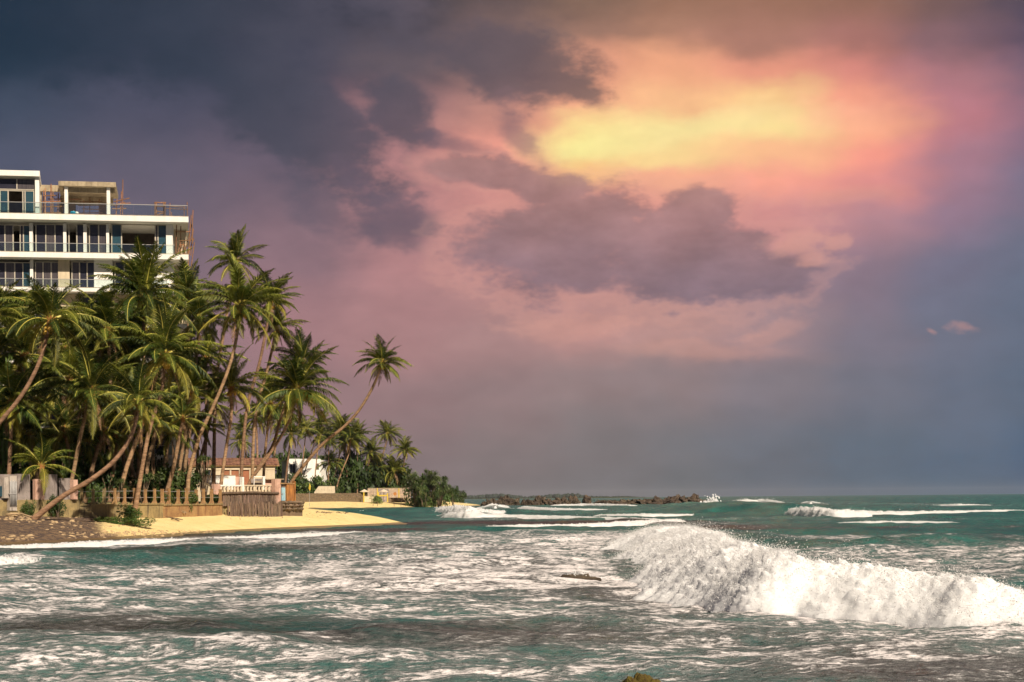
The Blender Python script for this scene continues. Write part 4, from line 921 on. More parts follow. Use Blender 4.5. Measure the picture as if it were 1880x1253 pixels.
def barrel():
    x, z = hf.xz(134, 397.6, 1.6); p = Vector((hf.A.x, hf.A.y, hf.z0)) + hf.e * x + hf.n * 1.6 + Vector((0, 0, z + .05))
    r = empty("water_barrel", p, 0, "blue and white plastic barrel behind the roof railing", "barrel"); n = 14
    b = MB(); prof = [(0.02, 0), (.27, 0), (.29, .05), (.29, .2), (.305, .22), (.29, .24), (.29, .42), (.26, .5), (.02, .5)]
    for i in range(len(prof) - 1):
        (ra, za), (rb, zb) = prof[i], prof[i + 1]
        for k in range(n):
            a, c = 2 * math.pi * k / n, 2 * math.pi * (k + 1) / n
            b.add([(ra*math.cos(a), ra*math.sin(a), za), (ra*math.cos(c), ra*math.sin(c), za), (rb*math.cos(c), rb*math.sin(c), zb), (rb*math.cos(a), rb*math.sin(a), zb)], [(0, 1, 2, 3)])
    b.build("drum", M_BARREL, r, True); MB().tube([(0.12, 0, .5), (0.12, 0, .56)], .05, 8).build("cap", M_WHITE, r)
    MB().tube([(.46, 0, 0), (.46, 0, .46)], .16, 12).build("white_can", M_WHITE, r, True)
barrel()

# ------------------------------------------------------------------ garden walls along the beach
def wall_frame(i0, i1, z0): return Frame(WALL[i0], WALL[i1], z0)
def build_grey_wall():
    f = Frame(WALL[2], WALL[3], 1.2); r = f.root("garden_wall", "weathered grey garden wall on a stained base, with two pillars and a pipe bundle", "wall")
    xl = f.x(-260); xr = f.x(146, 0)
    boxpart("base_wall", M_STAIN, r, xl, xr, 0, .5, -1.2, f.z(70, 918))
    boxpart("footing", M_STAIN, r, xl, xr + .1, -.25, -.002, -1.3, f.z(70, 938))
    for a, b, vt, m in ((-260, 30, 872, M_GREYW), (31, 54, 871, M_GREYW), (63, 80, 880, M_PINK), (81, 104, 871, M_GREYW), (111, 129, 878, M_GREYW), (129.5, 142, 881, M_PINK)):
        boxpart("wall_panel", m, r, f.x(a, .2), f.x(b, .2), .12, .40, f.z(70, 918) + .002, f.z(70, vt, .2))
    for a, b, vt, vb in ((7.5, 15.5, 877, 915), (17, 30.5, 874, 938), (134.5, 142, 880, 918)):
        boxpart("pillar", M_PALE if a < 100 else M_PINK, r, f.x(a, -.3), f.x(b, -.3), -.34, .1, f.z(20, vb, -.3), f.z(20, vt, -.3))
    for k in range(5): MB().tube([(f.x(19 + 2.6 * k, -.4), -.42, f.z(20, 929, -.4)), (f.x(19 + 2.6 * k, -.4), -.42, f.z(20, 884 - (k % 2) * 2, -.4))], .055, 6).build("pipe", M_PIPE, r, True)
    boxpart("bracket", M_PIPE, r, f.x(17, -.5), f.x(30, -.5), -.5, -.345, f.z(20, 908, -.4), f.z(20, 906.5, -.4))
    boxpart("dark_panel", M_GLASSB, r, f.x(-8, -.1), f.x(7, -.1), -.06, .1, f.z(0, 912, 0), f.z(0, 893, 0))
    return r
build_grey_wall()
def build_pillar_fence():
    for (i0, i1, ua, ub, lab, us) in ((3, 4, 146, 299, "stained concrete sea wall with a fence of narrow pillars, overgrown by vines", [149, 170, 190, 210, 228, 246, 266, 283]), (4, 5, 299, 408, "ochre sea wall with a row of golden pillars ending at the log palisade", [292.5, 309.5, 326.5, 342, 359.5, 373, 388, 404])):
        f = Frame(WALL[i0], WALL[i1], 1.2); r = f.root("pillar_fence", lab, "fence", "sea walls with pillars"); m = M_STAIN if i0 == 3 else M_OCHRE
        xa, xb = f.x(ua + .3), f.x(ub)
        vt = 928; zt = f.z((ua + ub) / 2, vt)
        boxpart("sea_wall", m, r, xa, xb, 0, .45, -1.2, zt); boxpart("coping", m if i0 == 3 else M_STAIN, r, xa, xb + .06, -.09, .5, zt + .002, zt + .14)
        for u in us:
            x = max(f.x(u, .2), xa + .16); zt2 = f.z(u, 898 + (u * 7 % 3), .2); b = MB(); w = .125 if i0 == 4 else .10
            b.box(x - w, x + w, .05, .05 + 2 * w, zt + .45, zt2)
            b.add([(x - w*1.9, -.02, zt + .141), (x + w*1.9, -.02, zt + .141), (x + w*1.9, .42, zt + .141), (x - w*1.9, .42, zt + .141), (x - w, .05, zt + .45), (x + w, .05, zt + .45), (x + w, .05 + 2*w, zt + .45), (x - w, .05 + 2*w, zt + .45)], [(0, 1, 5, 4), (1, 2, 6, 5), (2, 3, 7, 6), (3, 0, 4, 7), (3, 2, 1, 0)])
            b.box(x - w * 1.15, x + w * 1.15, .03, .07 + 2 * w, zt2 + .001, zt2 + .07)
            b.build("pillar", M_OCHRE if u > 200 else M_STAIN, r)
        for vv in (902, 914): MB().tube([(xa + .1, .22, f.z(ua, vv + 1)), (xb - .1, .22, f.z(ub, vv - .5))], .018, 4).build("wire", M_PIPE, r)
build_pillar_fence()
def build_palisade():
    f = Frame(WALL[5], WALL[6], 1.0); rs = random.Random(8)
    r = f.root("log_palisade", "two tiers of upright weathered logs holding up the bungalow terrace", "palisade")
    xa, xb = f.x(409.5), f.x(510)
    n = 36
    for tier, (vt, vb, y0) in enumerate(((923, 948, -.62), (905.5, 926, .12))):
        for k in range(n):
            x = xa + (xb - xa) * (k + .5) / n; w = (xb - xa) / n * .5 * rs.uniform(.62, 1.06); u = 410 + 100 * (k + .5) / n
            top = f.z(u, vt + rs.uniform(-2.0, 2.4) * (1.6 if tier == 0 else .5), y0); lean = rs.uniform(-.05, .05)
            MB().tube([(x, y0 + rs.uniform(-.14, .10), f.z(u, vb, y0) - .2), (x + lean, y0, top)], [w * 1.05, w * .95], 6).build("log", M_LOG, r)
    MB().tube([(xa - .2, -.02, f.z(410, 906, .1)), ((xa + xb) / 2, -.05, f.z(460, 904.5, .1)), (xb + .1, -.02, f.z(510, 906, .1))], .13, 6).build("top_rail", M_LOG, r)
    boxpart("retaining_wall", M_STAIN, r, xa, xb + .1, .34, .7, -1.0, f.z(460, 906, .3))
    # rubble and the gate at the right end
    g = f.root("beach_gate", "pale blue gate between a pink and a rusty orange pillar", "gate")
    boxpart("pink_pillar", M_PINK, g, f.x(506, 0), f.x(516.5, 0), .05, .6, f.z(510, 926, 0) - .3, f.z(510, 880)); 
    boxpart("gate_leaf", M_BLUEG, g, f.x(517, .3), f.x(527, .3), .28, .36, f.z(520, 919.5, .3), f.z(520, 895.5, .3)); boxpart("upper_panel", M_GREYW, g, f.x(517, .3), f.x(527, .3), .30, .36, f.z(520, 895, .3), f.z(520, 889, .3))
    boxpart("orange_pillar", M_ORANGE, g, f.x(527.5, 0), f.x(539.5, 0), .05, .75, f.z(530, 921.5, 0), f.z(530, 889.5)); boxpart("lintel", M_OCHRE, g, f.x(515, 0), f.x(541, 0), -.02, .78, f.z(530, 889, 0), f.z(530, 887)); boxpart("side_post", M_ORANGE, g, f.x(539.8, .3), f.x(541.5, .3), .2, .6, f.z(540, 921, .3), f.z(540, 884, .3))
    MB().tube([(f.x(518, .2), .25, f.z(518, 908, .2)), (f.x(519, .2), .18, f.z(518, 908, .2)), (f.x(519, .2), .18, f.z(518, 905, .2))], .03, 5).build("handle", M_PIPE, g)
    st = f.root("stone_step", "low block of rough stones under the beach gate", "stone wall")
    for row in range(3):
        x = f.x(519, -.5)
        while x < f.x(556, -.5):
            w = rs.uniform(.25, .5); c = Vector((x + w / 2, -.35 + rs.uniform(-.08, .08), f.z(540, 934.5 - row * 5.6, -.5))); b = MB(); ico(b, (0, 0, 0), .2, rs)
            o = b.build("stone", M_STONE, st); o.location = c; o.scale = (w * 2.6, 2.2, .95); o.rotation_euler = (0, 0, rs.uniform(-.3, .3)); x += w
    boxpart("core", M_STONE, st, f.x(519, -.3), f.x(555, -.3), -.3, 2.2, -.4, f.z(540, 923, -.3))
build_palisade()
def terrace():                        # made-up ground between palisade and bungalow
    pts = [gy(404, 148.6), gy(410, 149), gy(519, 157), gy(542, 160), gy(538, 222), gy(300, 222), gy(352, 160)]
    n = len(pts); vs = [(x, y, .5) for x, y in pts] + [(x, y, 3.62) for x, y in pts]
    m = mat("terrace_earth", (0.30, 0.20, 0.10), (0.20, 0.14, 0.07), 0.8, 0.95, bump=0.03, bscale=5)
    tag(mesh_obj("terrace_ground", vs, [tuple(range(n, 2 * n)), tuple(range(n - 1, -1, -1))] + [(i, (i + 1) % n, (i + 1) % n + n, i + n) for i in range(n)], m), kind='structure')
terrace()
def build_balustrade():
    f = Frame(gy(405, 150.5), gy(512, 158.3), 3.6); r = f.root("balustrade", "cream balustrade wall along the terrace above the logs", "balustrade")
    for a, b in ((405, 444), (448, 468), (469, 507)):
        zt = f.z(a, 890.5); bl = boxpart("top_rail", M_WHITE if b < 460 else M_CREAM, r, f.x(a), f.x(b), 0, .3, zt - .16, zt)
        n = max(3, int((b - a) / 6.2))
        for k in range(n + 1):
            u = a + 1 + (b - a - 2) * k / n; x = f.x(u, .1)
            MB().tube([(x, .15, .0), (x, .15, .15), (x, .15, .32), (x, .15, zt - .25), (x, .15, zt - .162)], [.13, .14, .07, .15, .12], 7).build("baluster", M_CREAM, r, True)
    boxpart("post", M_WHITE, r, f.x(444.5), f.x(447.6), -.05, .35, 0, f.z(446, 876)); boxpart("post", M_PINK, r, f.x(393), f.x(404.6), 0, .35, 0, f.z(400, 889))
    boxpart("bottom_rail", M_CREAM, r, f.x(405), f.x(507), .36, .5, -.1, .55)
build_balustrade()
def build_bungalow():
    f = Frame(gy(300, 204), gy(516, 208), 3.4); r = f.root("bungalow", "low cream bungalow with a brown tiled roof behind the terrace", "house")
    xa, xb = f.x(318), f.x(505); z0, z1 = -.3, f.z(450, 856)
    for a, b in ((318, 378), (395, 411), (422, 425), (439, 446), (458, 485), (485.3, 505)):
        boxpart("wall", M_CREAM, r, f.x(a), f.x(b), 0, .3, z0, z1)
    boxpart("wall_band", M_CREAM, r, xa, xb + .02, -.06, .34, f.z(450, 863), z1 + .002)
    boxpart("rear_wall", M_CREAM, r, xa, xb, 5.0, 5.3, z0, z1); boxpart("end_wall", M_CREAM, r, xb - .3, xb, .31, 4.99, z0, z1)
    for a, b, m in ((378.2, 394.8, M_GLASS), (411.2, 421.8, M_BRED), (425.2, 438.8, M_BRED), (446.2, 457.8, M_BRED)):
        x0, x1 = f.x(a, .1), f.x(b, .1); zb, zt = z0, f.z(450, 863) - .003; s = boxpart("shutter", m, r, x0, x1, .12, .18, zb, zt)
        for k in range(5): boxpart("slat", m, s, x0 + .03, x1 - .03, .07, .118, zb + .5 + k * .32, zb + .68 + k * .32)
    # pitched roof in rows of tiles
    x0, x1 = f.x(316, -.35), f.x(513.5, -.35); ze, zr = f.z(450, 855, -.35), f.z(450, 842, 2.65)
    e = MB(); e.prism([(x0, ze - .12), (x1, ze - .12), (x1, ze), (x0, ze)], -.35, -.28); e.build("fascia", M_OCHRE, r)
    rf = MB(); rf.add([(x0, -.35, ze), (x1, -.35, ze), (x1, 2.65, zr), (x0, 2.65, zr), (x1, 6.1, ze), (x0, 6.1, ze)], [(0, 1, 2, 3), (3, 2, 4, 5)]); ro = rf.build("roof", M_TILE, r)
    tb = MB(); W = .5; tb.add([(-W/2, 0, .03), (0, -.02, .09), (W/2, 0, .03), (-W/2, .5, .03), (0, .5, .07), (W/2, .5, .03)], [(0, 1, 4, 3), (1, 2, 5, 4), (0, 3, 5, 2)])
    t0 = tb.build("tile", M_TILE, ro); td = t0.data; bpy.data.objects.remove(t0); sl = math.atan2(zr - ze, 3.0); ln = math.hypot(zr - ze, 3.0)
    for i in range(7):
        for k in range(int((x1 - x0) / W)):
            s = i * ln / 7; o = link("tile", td, ro, (x0 + (k + .5) * W, -.35 + s * math.cos(sl), ze + s * math.sin(sl) + .01), (sl + .02, 0, 0)); 
    # lower garden wall and the ramp
    g = Frame(gy(372, 164), gy(446, 166), 3.4); w = g.root("terrace_wall", "plain white terrace wall in front of the bungalow", "wall"); xs = g.x(374), g.x(432.5), g.x(444.2)
    boxpart("wall", M_WHITE, w, xs[0], xs[1], 0, .3, -.3, g.z(400, 873.5)); boxpart("wall_return", M_PINK, w, xs[1] + .002, xs[2], .02, .3, -.3, g.z(440, 875.5)); boxpart("coping", M_CONC, w, xs[0], xs[1], -.05, .35, g.z(400, 873.5) + .002, g.z(400, 872.6))
    h = Frame(gy(362, 156), gy(402, 156), 2.7); q = h.root("ramp_wall", "cream wall sloping down beside the steps at the grove's edge", "wall")
    z = lambda u, v: h.z(u, v); b = MB(); b.prism([(h.x(364), -.5), (h.x(402), -.5), (h.x(402), z(402, 903)), (h.x(368), z(368, 882)), (h.x(364), z(364, 882))], 0, .3); b.build("wall", M_CREAM, q)
    b = MB(); b.prism([(h.x(367), z(368, 882) + .003), (h.x(402.4), z(402, 903) + .003), (h.x(402.4), z(402, 901.6)), (h.x(367), z(368, 880.6))], -.05, .35); b.build("coping", M_STAIN, q)
    k = Frame(gy(468, 162), gy(505, 163), 3.5); sh = k.root("beach_hut", "small open shelter of white posts beside the pink pillar", "shelter")
    for a in (466, 482.5): boxpart("post", M_WHITE, sh, k.x(a), k.x(a + (1.2 if a < 470 else 4.5)), 0, .25, -.2, k.z(a, 876.5))
    boxpart("beam", M_WHITE, sh, k.x(466), k.x(487), -.02, .27, k.z(470, 876.3), k.z(470, 874.8)); boxpart("counter", M_CONC, sh, k.x(468), k.x(482), .1, .4, k.z(470, 886), k.z(470, 884)); boxpart("back_panel", M_GREYW, sh, k.x(466.5), k.x(487), 1.2, 1.3, -.2, k.z(470, 879))
    boxpart("roof", M_CONC, sh, k.x(488), k.x(521), -.2, 1.4, k.z(500, 881), k.z(500, 879.4)); boxpart("wall", M_PINK, sh, k.x(488), k.x(505), .3, .5, -.2, k.z(500, 881.2)); 
build_bungalow()
def build_white_house():
    f = Frame(gy(526, 566), gy(590, 572), 2.6); r = f.root("white_house", "plain white box house with a chamfered roofline behind the far beach", "house")
    z1, z0 = f.z(560, 844), -1.0; xa, xb = f.x(529), f.x(589); D = 14
    a = [(xa, z0), (xb, z0), (xb, z1 - .5), (xb - 2.2, z1), (xa, z1)]
    boxpart("front_wall", M_WHITE, r, xa, xb, 0, .4, z0, z1)
    rr = f.x(606, 9); s = MB(); s.add([(xb, .002, z0), (rr, 9, z0), (rr, 9, z1 - 1.1), (xb, .002, z1), (xa, 9, z0), (xa, 9, z1 - .4), (xa, .402, z1 - .004), (xb - .4, .402, z1 - .004)], [(0, 1, 2, 3), (1, 4, 5, 2), (3, 2, 5, 6)]); s.build("side_wall", M_WHITE, r)
    for u0, u1, v0, v1 in ((532, 543, 852, 870), (580, 586, 851, 863)):
        w = boxpart("window", M_FRAME, r, f.x(u0), f.x(u1), -.05, -.002, f.z(540, v1), f.z(540, v0))
        xm = (f.x(u0) + f.x(u1)) / 2
        boxpart("pane", M_GLASS, w, f.x(u0) + .12, xm - .05, -.09, -.052, f.z(540, v1) + .12, f.z(540, v0) - .12); boxpart("pane", M_GLASS, w, xm + .05, f.x(u1) - .12, -.09, -.052, f.z(540, v1) + .12, f.z(540, v0) - .12)
    d = Vector((rr - xb, 9, 0)).normalized(); q = Vector((xb, 0, 0)); nn = Vector((d.y, -d.x, 0))
    def sidewin(t0, t1, v0, v1):
        A, B = q + d * t0 + nn * .06, q + d * t1 + nn * .06; za, zb = f.z(598, v1, 4), f.z(598, v0, 4)
        MB().add([(A.x, A.y, za), (B.x, B.y, za), (B.x, B.y, zb), (A.x, A.y, zb)] + [(A.x - nn.x*.05, A.y - nn.y*.05, za), (B.x - nn.x*.05, B.y - nn.y*.05, za), (B.x - nn.x*.05, B.y - nn.y*.05, zb), (A.x - nn.x*.05, A.y - nn.y*.05, zb)], [(0, 1, 2, 3), (1, 5, 6, 2), (4, 0, 3, 7), (3, 2, 6, 7), (0, 4, 5, 1)]).build("window", M_GLASS, r)
    sidewin(2.5, 5.0, 851, 860)
    boxpart("parapet", M_WHITE, r, xa, xb, -.04, .44, z1 + .003, z1 + .25)
build_white_house()
def build_far_beach():
    f = Frame(gy(541, 500), gy(672, 512), 2.4); r = f.root("stone_sea_wall", "long low rubble stone wall at the back of the far beach", "wall"); rs = random.Random(4)
    xa, xb = f.x(541), f.x(672); zt = f.z(600, 905.5); boxpart("core", M_STONE, r, xa, xb, 0, .8, -1.2, zt - .1)
    sb = MB(); ico(sb, (0, 0, 0), .5, rs); s0 = sb.build("stone", M_STONE, r); sd = s0.data; bpy.data.objects.remove(s0); x = xa; 
    for row in range(4):
        x = xa
        while x < xb - .3:
            w = rs.uniform(.6, 1.3); link("stone", sd, r, (x + w / 2, .02, zt - .25 - row * .62), (rs.uniform(0, 6), rs.uniform(0, .4), 0), (w * .62, .42, .40)); x += w * 1.05
    m = Frame(gy(668, 520), gy(754, 528), 2.6); w = m.root("mural_wall", "patchy painted wall with an orange blotch at the far beach bar", "wall")
    for a, b in ((675, 692), (692.3, 714), (714.3, 732), (732.3, 754)): boxpart("wall_panel", M_MURAL if a != 692.3 else M_GREYW, w, m.x(a), m.x(b), 0, .35, -.8, m.z(700, 897.5))
    boxpart("coping", M_CONC, w, m.x(675), m.x(754), -.06, .42, m.z(700, 897.4), m.z(700, 896.4))
    b = MB(); n = 14; cx, cz, rr = m.x(725), m.z(725, 907), 3.6 / FPX * 522
    b.add([(cx + rr * (1 + .15 * math.sin(3 * k)) * math.cos(2 * math.pi * k / n), -.012, cz + rr * .9 * math.sin(2 * math.pi * k / n)) for k in range(n)], [tuple(range(n))]); b.build("orange_blotch", M_ORANGE, w)
    for u in (692.5, 732): boxpart("yellow_post", M_YELL, w, m.x(u - .8), m.x(u + .8), -.25, -.065, -.8, m.z(u, 897))
    for u, lab in ((669, "pale thatched parasol at the left end of the far beach bar"), (704.5, "pale thatched parasol over the yellow counter on the far beach")):
        p = gy(u, 512); z = gz(*p); o = empty("parasol", (p[0], p[1], z), 0, lab, "parasol", "parasols on the far beach")
        top, rim = P(u, 898.5, 512).z - z, P(u, 903, 512).z - z; w_ = 9 / FPX * 512; c = MB(); n = 10
        MB().tube([(0, 0, -.3), (0, 0, top)], .09, 6).build("pole", M_TWIG, o)
        c.add([(0, 0, top)] + [(w_ * math.cos(2*math.pi*k/n), w_ * math.sin(2*math.pi*k/n), rim) for k in range(n)] + [(w_ * .97 * math.cos(2*math.pi*k/n), w_ * .97 * math.sin(2*math.pi*k/n), rim - .2) for k in range(n)], [(0, 1 + k, 1 + (k + 1) % n) for k in range(n)] + [(1 + k, 11 + k, 11 + (k + 1) % n, 1 + (k + 1) % n) for k in range(n)]); c.build("canopy", M_CANVAS, o)
    y = Frame(gy(667, 508), gy(714, 510), 2.5); k = y.root("bar_counter", "yellow framed counter of the far beach bar", "counter")
    for u in (668, 694.5, 711.5): boxpart("post", M_YELL, k, y.x(u - .9), y.x(u + .9), 0, .3, -.6, y.z(u, 904 if u < 700 else 906))
    boxpart("counter_top", M_YELL, k, y.x(694.5), y.x(711.5), -.05, .5, y.z(700, 911.5), y.z(700, 909)); boxpart("low_wall", M_CREAM, k, y.x(668), y.x(694), .02, .28, -.6, y.z(680, 911.5))
    boxpart("plinth", M_STONE, k, y.x(712.5), y.x(748), .1, .6, -.8, y.z(730, 914))
    h = Frame(gy(575, 515), gy(616, 517), 2.6); q = h.root("earth_wall", "tan earth wall behind the rubble wall, left of the far shrubs", "wall"); b = MB(); b.prism([(h.x(576), -.6), (h.x(615), -.6), (h.x(615), h.z(610, 893)), (h.x(585), h.z(585, 893)), (h.x(577), h.z(577, 904))], 0, .5); b.build("wall", M_CREAM, q)
    pf = empty("rope_fence", (*gy(690, 491), 1.0), 0, "row of thin crooked posts along the far waterline", "fence"); rs = random.Random(9)
    for u in (685, 693, 724, 736, 745, 759, 767, 776, 783, 805, 818):
        p = gy(u, 490 + (u - 690) * .16); a = P(u, 930, p[1]); c = P(u + rs.uniform(-1, 1), 919.5, p[1])
        MB().tube([a - pf.location - Vector((0, 0, .6)), c - pf.location], .09, 5).build("post", M_TWIG, pf)
    fl = gy(568, 470); z = gz(*fl); o = empty("beach_flag", (fl[0], fl[1], z), 0, "furled yellow flag on a pole before the far shrubs", "flag"); t = P(569, 886, 470).z - z
    MB().tube([(0, 0, -.3), (.15, 0, t)], .05, 5).build("pole", M_PIPE, o); b = MB(); b.add([(.1, -.05, t - .2), (.5, -.1, t - 1.2), (.42, .1, t - 2.4), (.1, 0, t - 2.9), (-.25, -.1, t - 2.0), (-.1, .12, t - 1.0), (.15, -.3, t - 1.6)], [(0, 6, 1), (1, 6, 2), (2, 6, 3), (3, 6, 4), (4, 6, 5), (5, 6, 0), (0, 1, 2, 3, 4, 5)]); b.build("cloth", M_YELL, o)
build_far_beach()

# ------------------------------------------------------------------ breaking waves
def foam_material(sss=True):
    m = bpy.data.materials.new("surf_foam"); m.use_nodes = True; N = NT(m.node_tree); bs = m.node_tree.nodes['Principled BSDF']
    p = N.n('ShaderNodeNewGeometry').outputs['Position']
    n = N.noise(p, 2.4, 5, 0.7, 0.4)
    N.put(bs.inputs['Base Color'], N.mix(N.mr(n, 0.3, 0.6), (0.84, 0.84, 0.83), (0.95, 0.94, 0.93)))
    bs.inputs['Roughness'].default_value = 0.9; bs.inputs['Specular IOR Level'].default_value = 0.08
    if sss:
        bs.inputs['Subsurface Weight'].default_value = 1.0; bs.inputs['Subsurface Scale'].default_value = 0.8; bs.inputs['Subsurface Radius'].default_value = (1, 1, 1); bs.inputs['Subsurface Anisotropy'].default_value = 0.0
    return m
M_FOAM = foam_material()
M_DROP = foam_material(False)
M_FOAM2 = foam_material(False)
def _glow(m):
    t = m.node_tree; N = NT(t); tr = N.n('ShaderNodeBsdfTranslucent'); tr.inputs[0].default_value = (0.93, 0.92, 0.91, 1); mx = N.n('ShaderNodeMixShader'); mx.inputs[0].default_value = 0.35
    t.links.new(t.nodes['Principled BSDF'].outputs[0], mx.inputs[1]); t.links.new(tr.outputs[0], mx.inputs[2]); t.links.new(mx.outputs[0], t.nodes['Material Output'].inputs[0])
_glow(M_FOAM2)
def breaker(name, label, foot, heights, depths, ns=120, nt=30, spray=0, seed=1, rough=0.28, dsize=(.012, .04), up=0.9, front=0.22, grain=1.0):
    """foot: plan points of the wave's front edge from left to right; the wave stands behind it"""
    pts = catmull([Vector((a[0], a[1], 0)) for a in foot], 8); A = np.array([[p.x, p.y] for p in pts])
    L = np.concatenate([[0], np.cumsum(np.hypot(*np.diff(A, axis=0).T))]); s = np.linspace(0, L[-1], ns)
    x = np.interp(s, L, A[:, 0]); y = np.interp(s, L, A[:, 1]); dx = np.gradient(x); dy = np.gradient(y); l = np.hypot(dx, dy); 
    nx, ny = -dy / l, dx / l
    ker = np.ones(max(3, ns // 14)) / max(3, ns // 14); pad = len(ker) // 2
    sm = lambda a: np.convolve(np.pad(a, (pad, pad), mode='edge'), ker, 'same')[pad:pad + len(a)]
    nx, ny = sm(nx), sm(ny)
    k = L[::8] / L[-1]; H = np.interp(s / L[-1], k, heights); D = np.interp(s / L[-1], k, depths)
    end = np.clip(np.minimum(s, L[-1] - s) / (L[-1] * 0.06 + 1e-6), 0, 1) ** 0.6; H = H * end
    t = np.linspace(0, 1, nt); S, T = np.meshgrid(s, t, indexing='ij')
    f = np.clip(T / 0.42, 0, 1); bk = np.clip((T - 0.42) / 0.58, 0, 1)
    off = np.where(T < .42, front * f ** 1.15, front + (1 - front) * bk); z = np.where(T < .42, np.sin(f * np.pi / 2) ** (0.85 if front < .3 else 1.15), (1 - bk) ** 1.5 * (1 - 0.25 * np.sin(bk * np.pi)))
    Hm = H[:, None]; Dm = D[:, None]; sc = max(0.35, np.mean(heights))
    arc = T * (1.3 * Hm + Dm) * 1.0
    bil = lambda k, o, sd: np.abs(fbm(S / k, arc / k + seed * 3.1, o, sd, 0.55))
    lump = bil(0.9 * sc * grain, 4, 60 + seed) + 0.55 * bil(0.28 * sc * grain, 3, 65 + seed) - 0.30
    big = fbm(S / (3.2 * sc), arc / (4.0 * sc) + 3, 3, 80 + seed)
    env = np.sin(np.clip(T, 0, 1) * np.pi) ** 0.45
    disp = Hm * env * (rough * lump + 0.30 * big)
    curl = (0.20 if front < .3 else 0.02) * Hm * np.sin(np.clip(f, 0, 1) * np.pi) * (T < .42)
    edge = fbm(S / (1.3 * sc), S * 0 + 2.5, 3, 90 + seed) * 0.6 + 0.15 * fbm(S / (.4 * sc), S * 0 + 7.5, 3, 95 + seed)
    o = off * Dm - curl - disp * 0.9 * (T < .5) - Hm * edge * (1 - f) ** 3
    Z = Hm * z + disp - 0.22 * (1 - env) - 0.05
    X = x[:, None] + nx[:, None] * o; Yy = y[:, None] + ny[:, None] * o
    b0 = Vector((float(x[ns // 2]), float(y[ns // 2]), 0.0))
    V = np.stack([X - b0.x, Yy - b0.y, Z], -1)
    root = empty(name, b0, 0, label, "wave")
    w = grid_mesh("foam_face", V, ns, nt, M_FOAM if ns > 800 else M_FOAM2, True); w.parent = root
    if spray:
        r = np.random.RandomState(seed); n = spray
        i = r.randint(0, ns, n); j = np.clip((r.beta(2.0, 3.0, n) * nt * 0.95).astype(int), 0, nt - 1)
        c = V[i, j] + 0.0; hh = H[i]; fly = r.rand(n) < 0.45
        plume = np.clip(fbm(s[i] / (1.2 * sc), j * 0.02, 3, 5) * 1.6 + .45, 0.05, 1.3)
        hgt = np.where(fly, np.minimum(np.abs(r.exponential(0.16, n)) * plume * up, 0.45), np.abs(r.exponential(0.04, n))) * hh
        fw = np.where(fly, np.abs(r.exponential(.16, n)), np.abs(r.exponential(.05, n))) * hh; jt = np.where(fly, .12, .05) * hh
        c[:, 2] += hgt
        c[:, 0] += r.normal(0, 1, n) * jt - nx[i] * fw; c[:, 1] += r.normal(0, 1, n) * jt - ny[i] * fw
        q = r.uniform(dsize[0], dsize[1], n) * r.choice([1, 1, 1, 1, 1.7], n)
        T4 = np.array([[1, 1, 1], [1, -1, -1], [-1, 1, -1], [-1, -1, 1]]) * 0.6
        vs = (c[:, None, :] + T4[None] * q[:, None, None] * r.uniform(.6, 1.4, (n, 1, 3))).reshape(-1, 3)
        fs = (np.arange(n)[:, None, None] * 4 + np.array([[0, 1, 2], [0, 3, 1], [0, 2, 3], [1, 3, 2]])[None]).reshape(-1, 3)
        me = bpy.data.meshes.new("spray"); me.vertices.add(len(vs)); me.vertices.foreach_set('co', vs.reshape(-1).astype(np.float32))
        me.loops.add(fs.size); me.loops.foreach_set('vertex_index', fs.reshape(-1).astype(np.int32)); me.polygons.add(len(fs)); me.polygons.foreach_set('loop_start', np.arange(0, fs.size, 3, dtype=np.int32)); me.update(calc_edges=True); me.materials.append(M_FOAM2)
        so = bpy.data.objects.new("spray", me); COL.objects.link(so); so.parent = root; so['kind'] = 'stuff'
    return root
def gl(*uv): return [G(u, v, 0.0) for u, v in uv]
MAIN_FOOT = gl((1190, 986), (1135, 993), (1103, 1004), (1150, 1016), (1112, 1031), (1178, 1048), (1165, 1076), (1240, 1100), (1330, 1127), (1450, 1134), (1600, 1144), (1740, 1160), (1900, 1168), (2150, 1184))
breaker("breaking_wave", "big white breaking wave bursting across the right foreground", MAIN_FOOT, [.6, .95, 1.1, 1.3, 1.2, 1.4, 1.42, 1.45, 1.42, 1.36, 1.08, 1.05, 1.0, 1.0], [11, 11, 11, 10, 9, 8.5, 8, 7, 6.4, 6, 5, 4.6, 4.4, 4.4], 1000, 130, 170000, 2, .18, (.004, .015), 1.0, .40, .34)
breaker("breaking_wave", "white roller off the sand spit, in front of the reef rocks", gl((786, 942), (820, 947), (860, 949), (965, 945)), [.9, 1.7, 1.5, .5], [10, 12, 12, 8], 180, 36, 2500, 3, .3, (.03, .07))
breaker("breaking_wave", "low foam line just below the roller off the sand spit", gl((803, 951), (850, 953), (930, 952.5), (1060, 953.5), (1210, 957)), [.8, 1.0, .6, .4, .3], [7, 8, 7, 6, 5], 200, 20, 400, 4, .2, (.025, .06))
breaker("breaking_wave", "long white breaker on the right, tapering to a thin line towards the frame edge", gl((1436, 944), (1470, 949), (1520, 951), (1580, 950), (1640, 946.5), (1720, 943), (1800, 941), (1900, 938)), [1.0, 1.25, 1.2, .95, .6, .42, .36, .3], [9, 9, 9, 8, 7, 6, 6, 6], 420, 36, 4000, 5, .3, (.02, .05))
breaker("breaking_wave", "short white crest between the reef's end and the long breaker", gl((1236, 936.5), (1285, 937), (1340, 935.5)), [.5, .9, .5], [9, 9, 9], 100, 20, 300, 6, .2, (.04, .09))
breaker("breaking_wave", "foam crown on top of a green swell right of the reef", gl((1346, 931), (1385, 927.5), (1436, 928.5)), [.9, 1.9, .8], [8, 10, 8], 110, 24, 900, 7, .2, (.05, .1), 2.2)
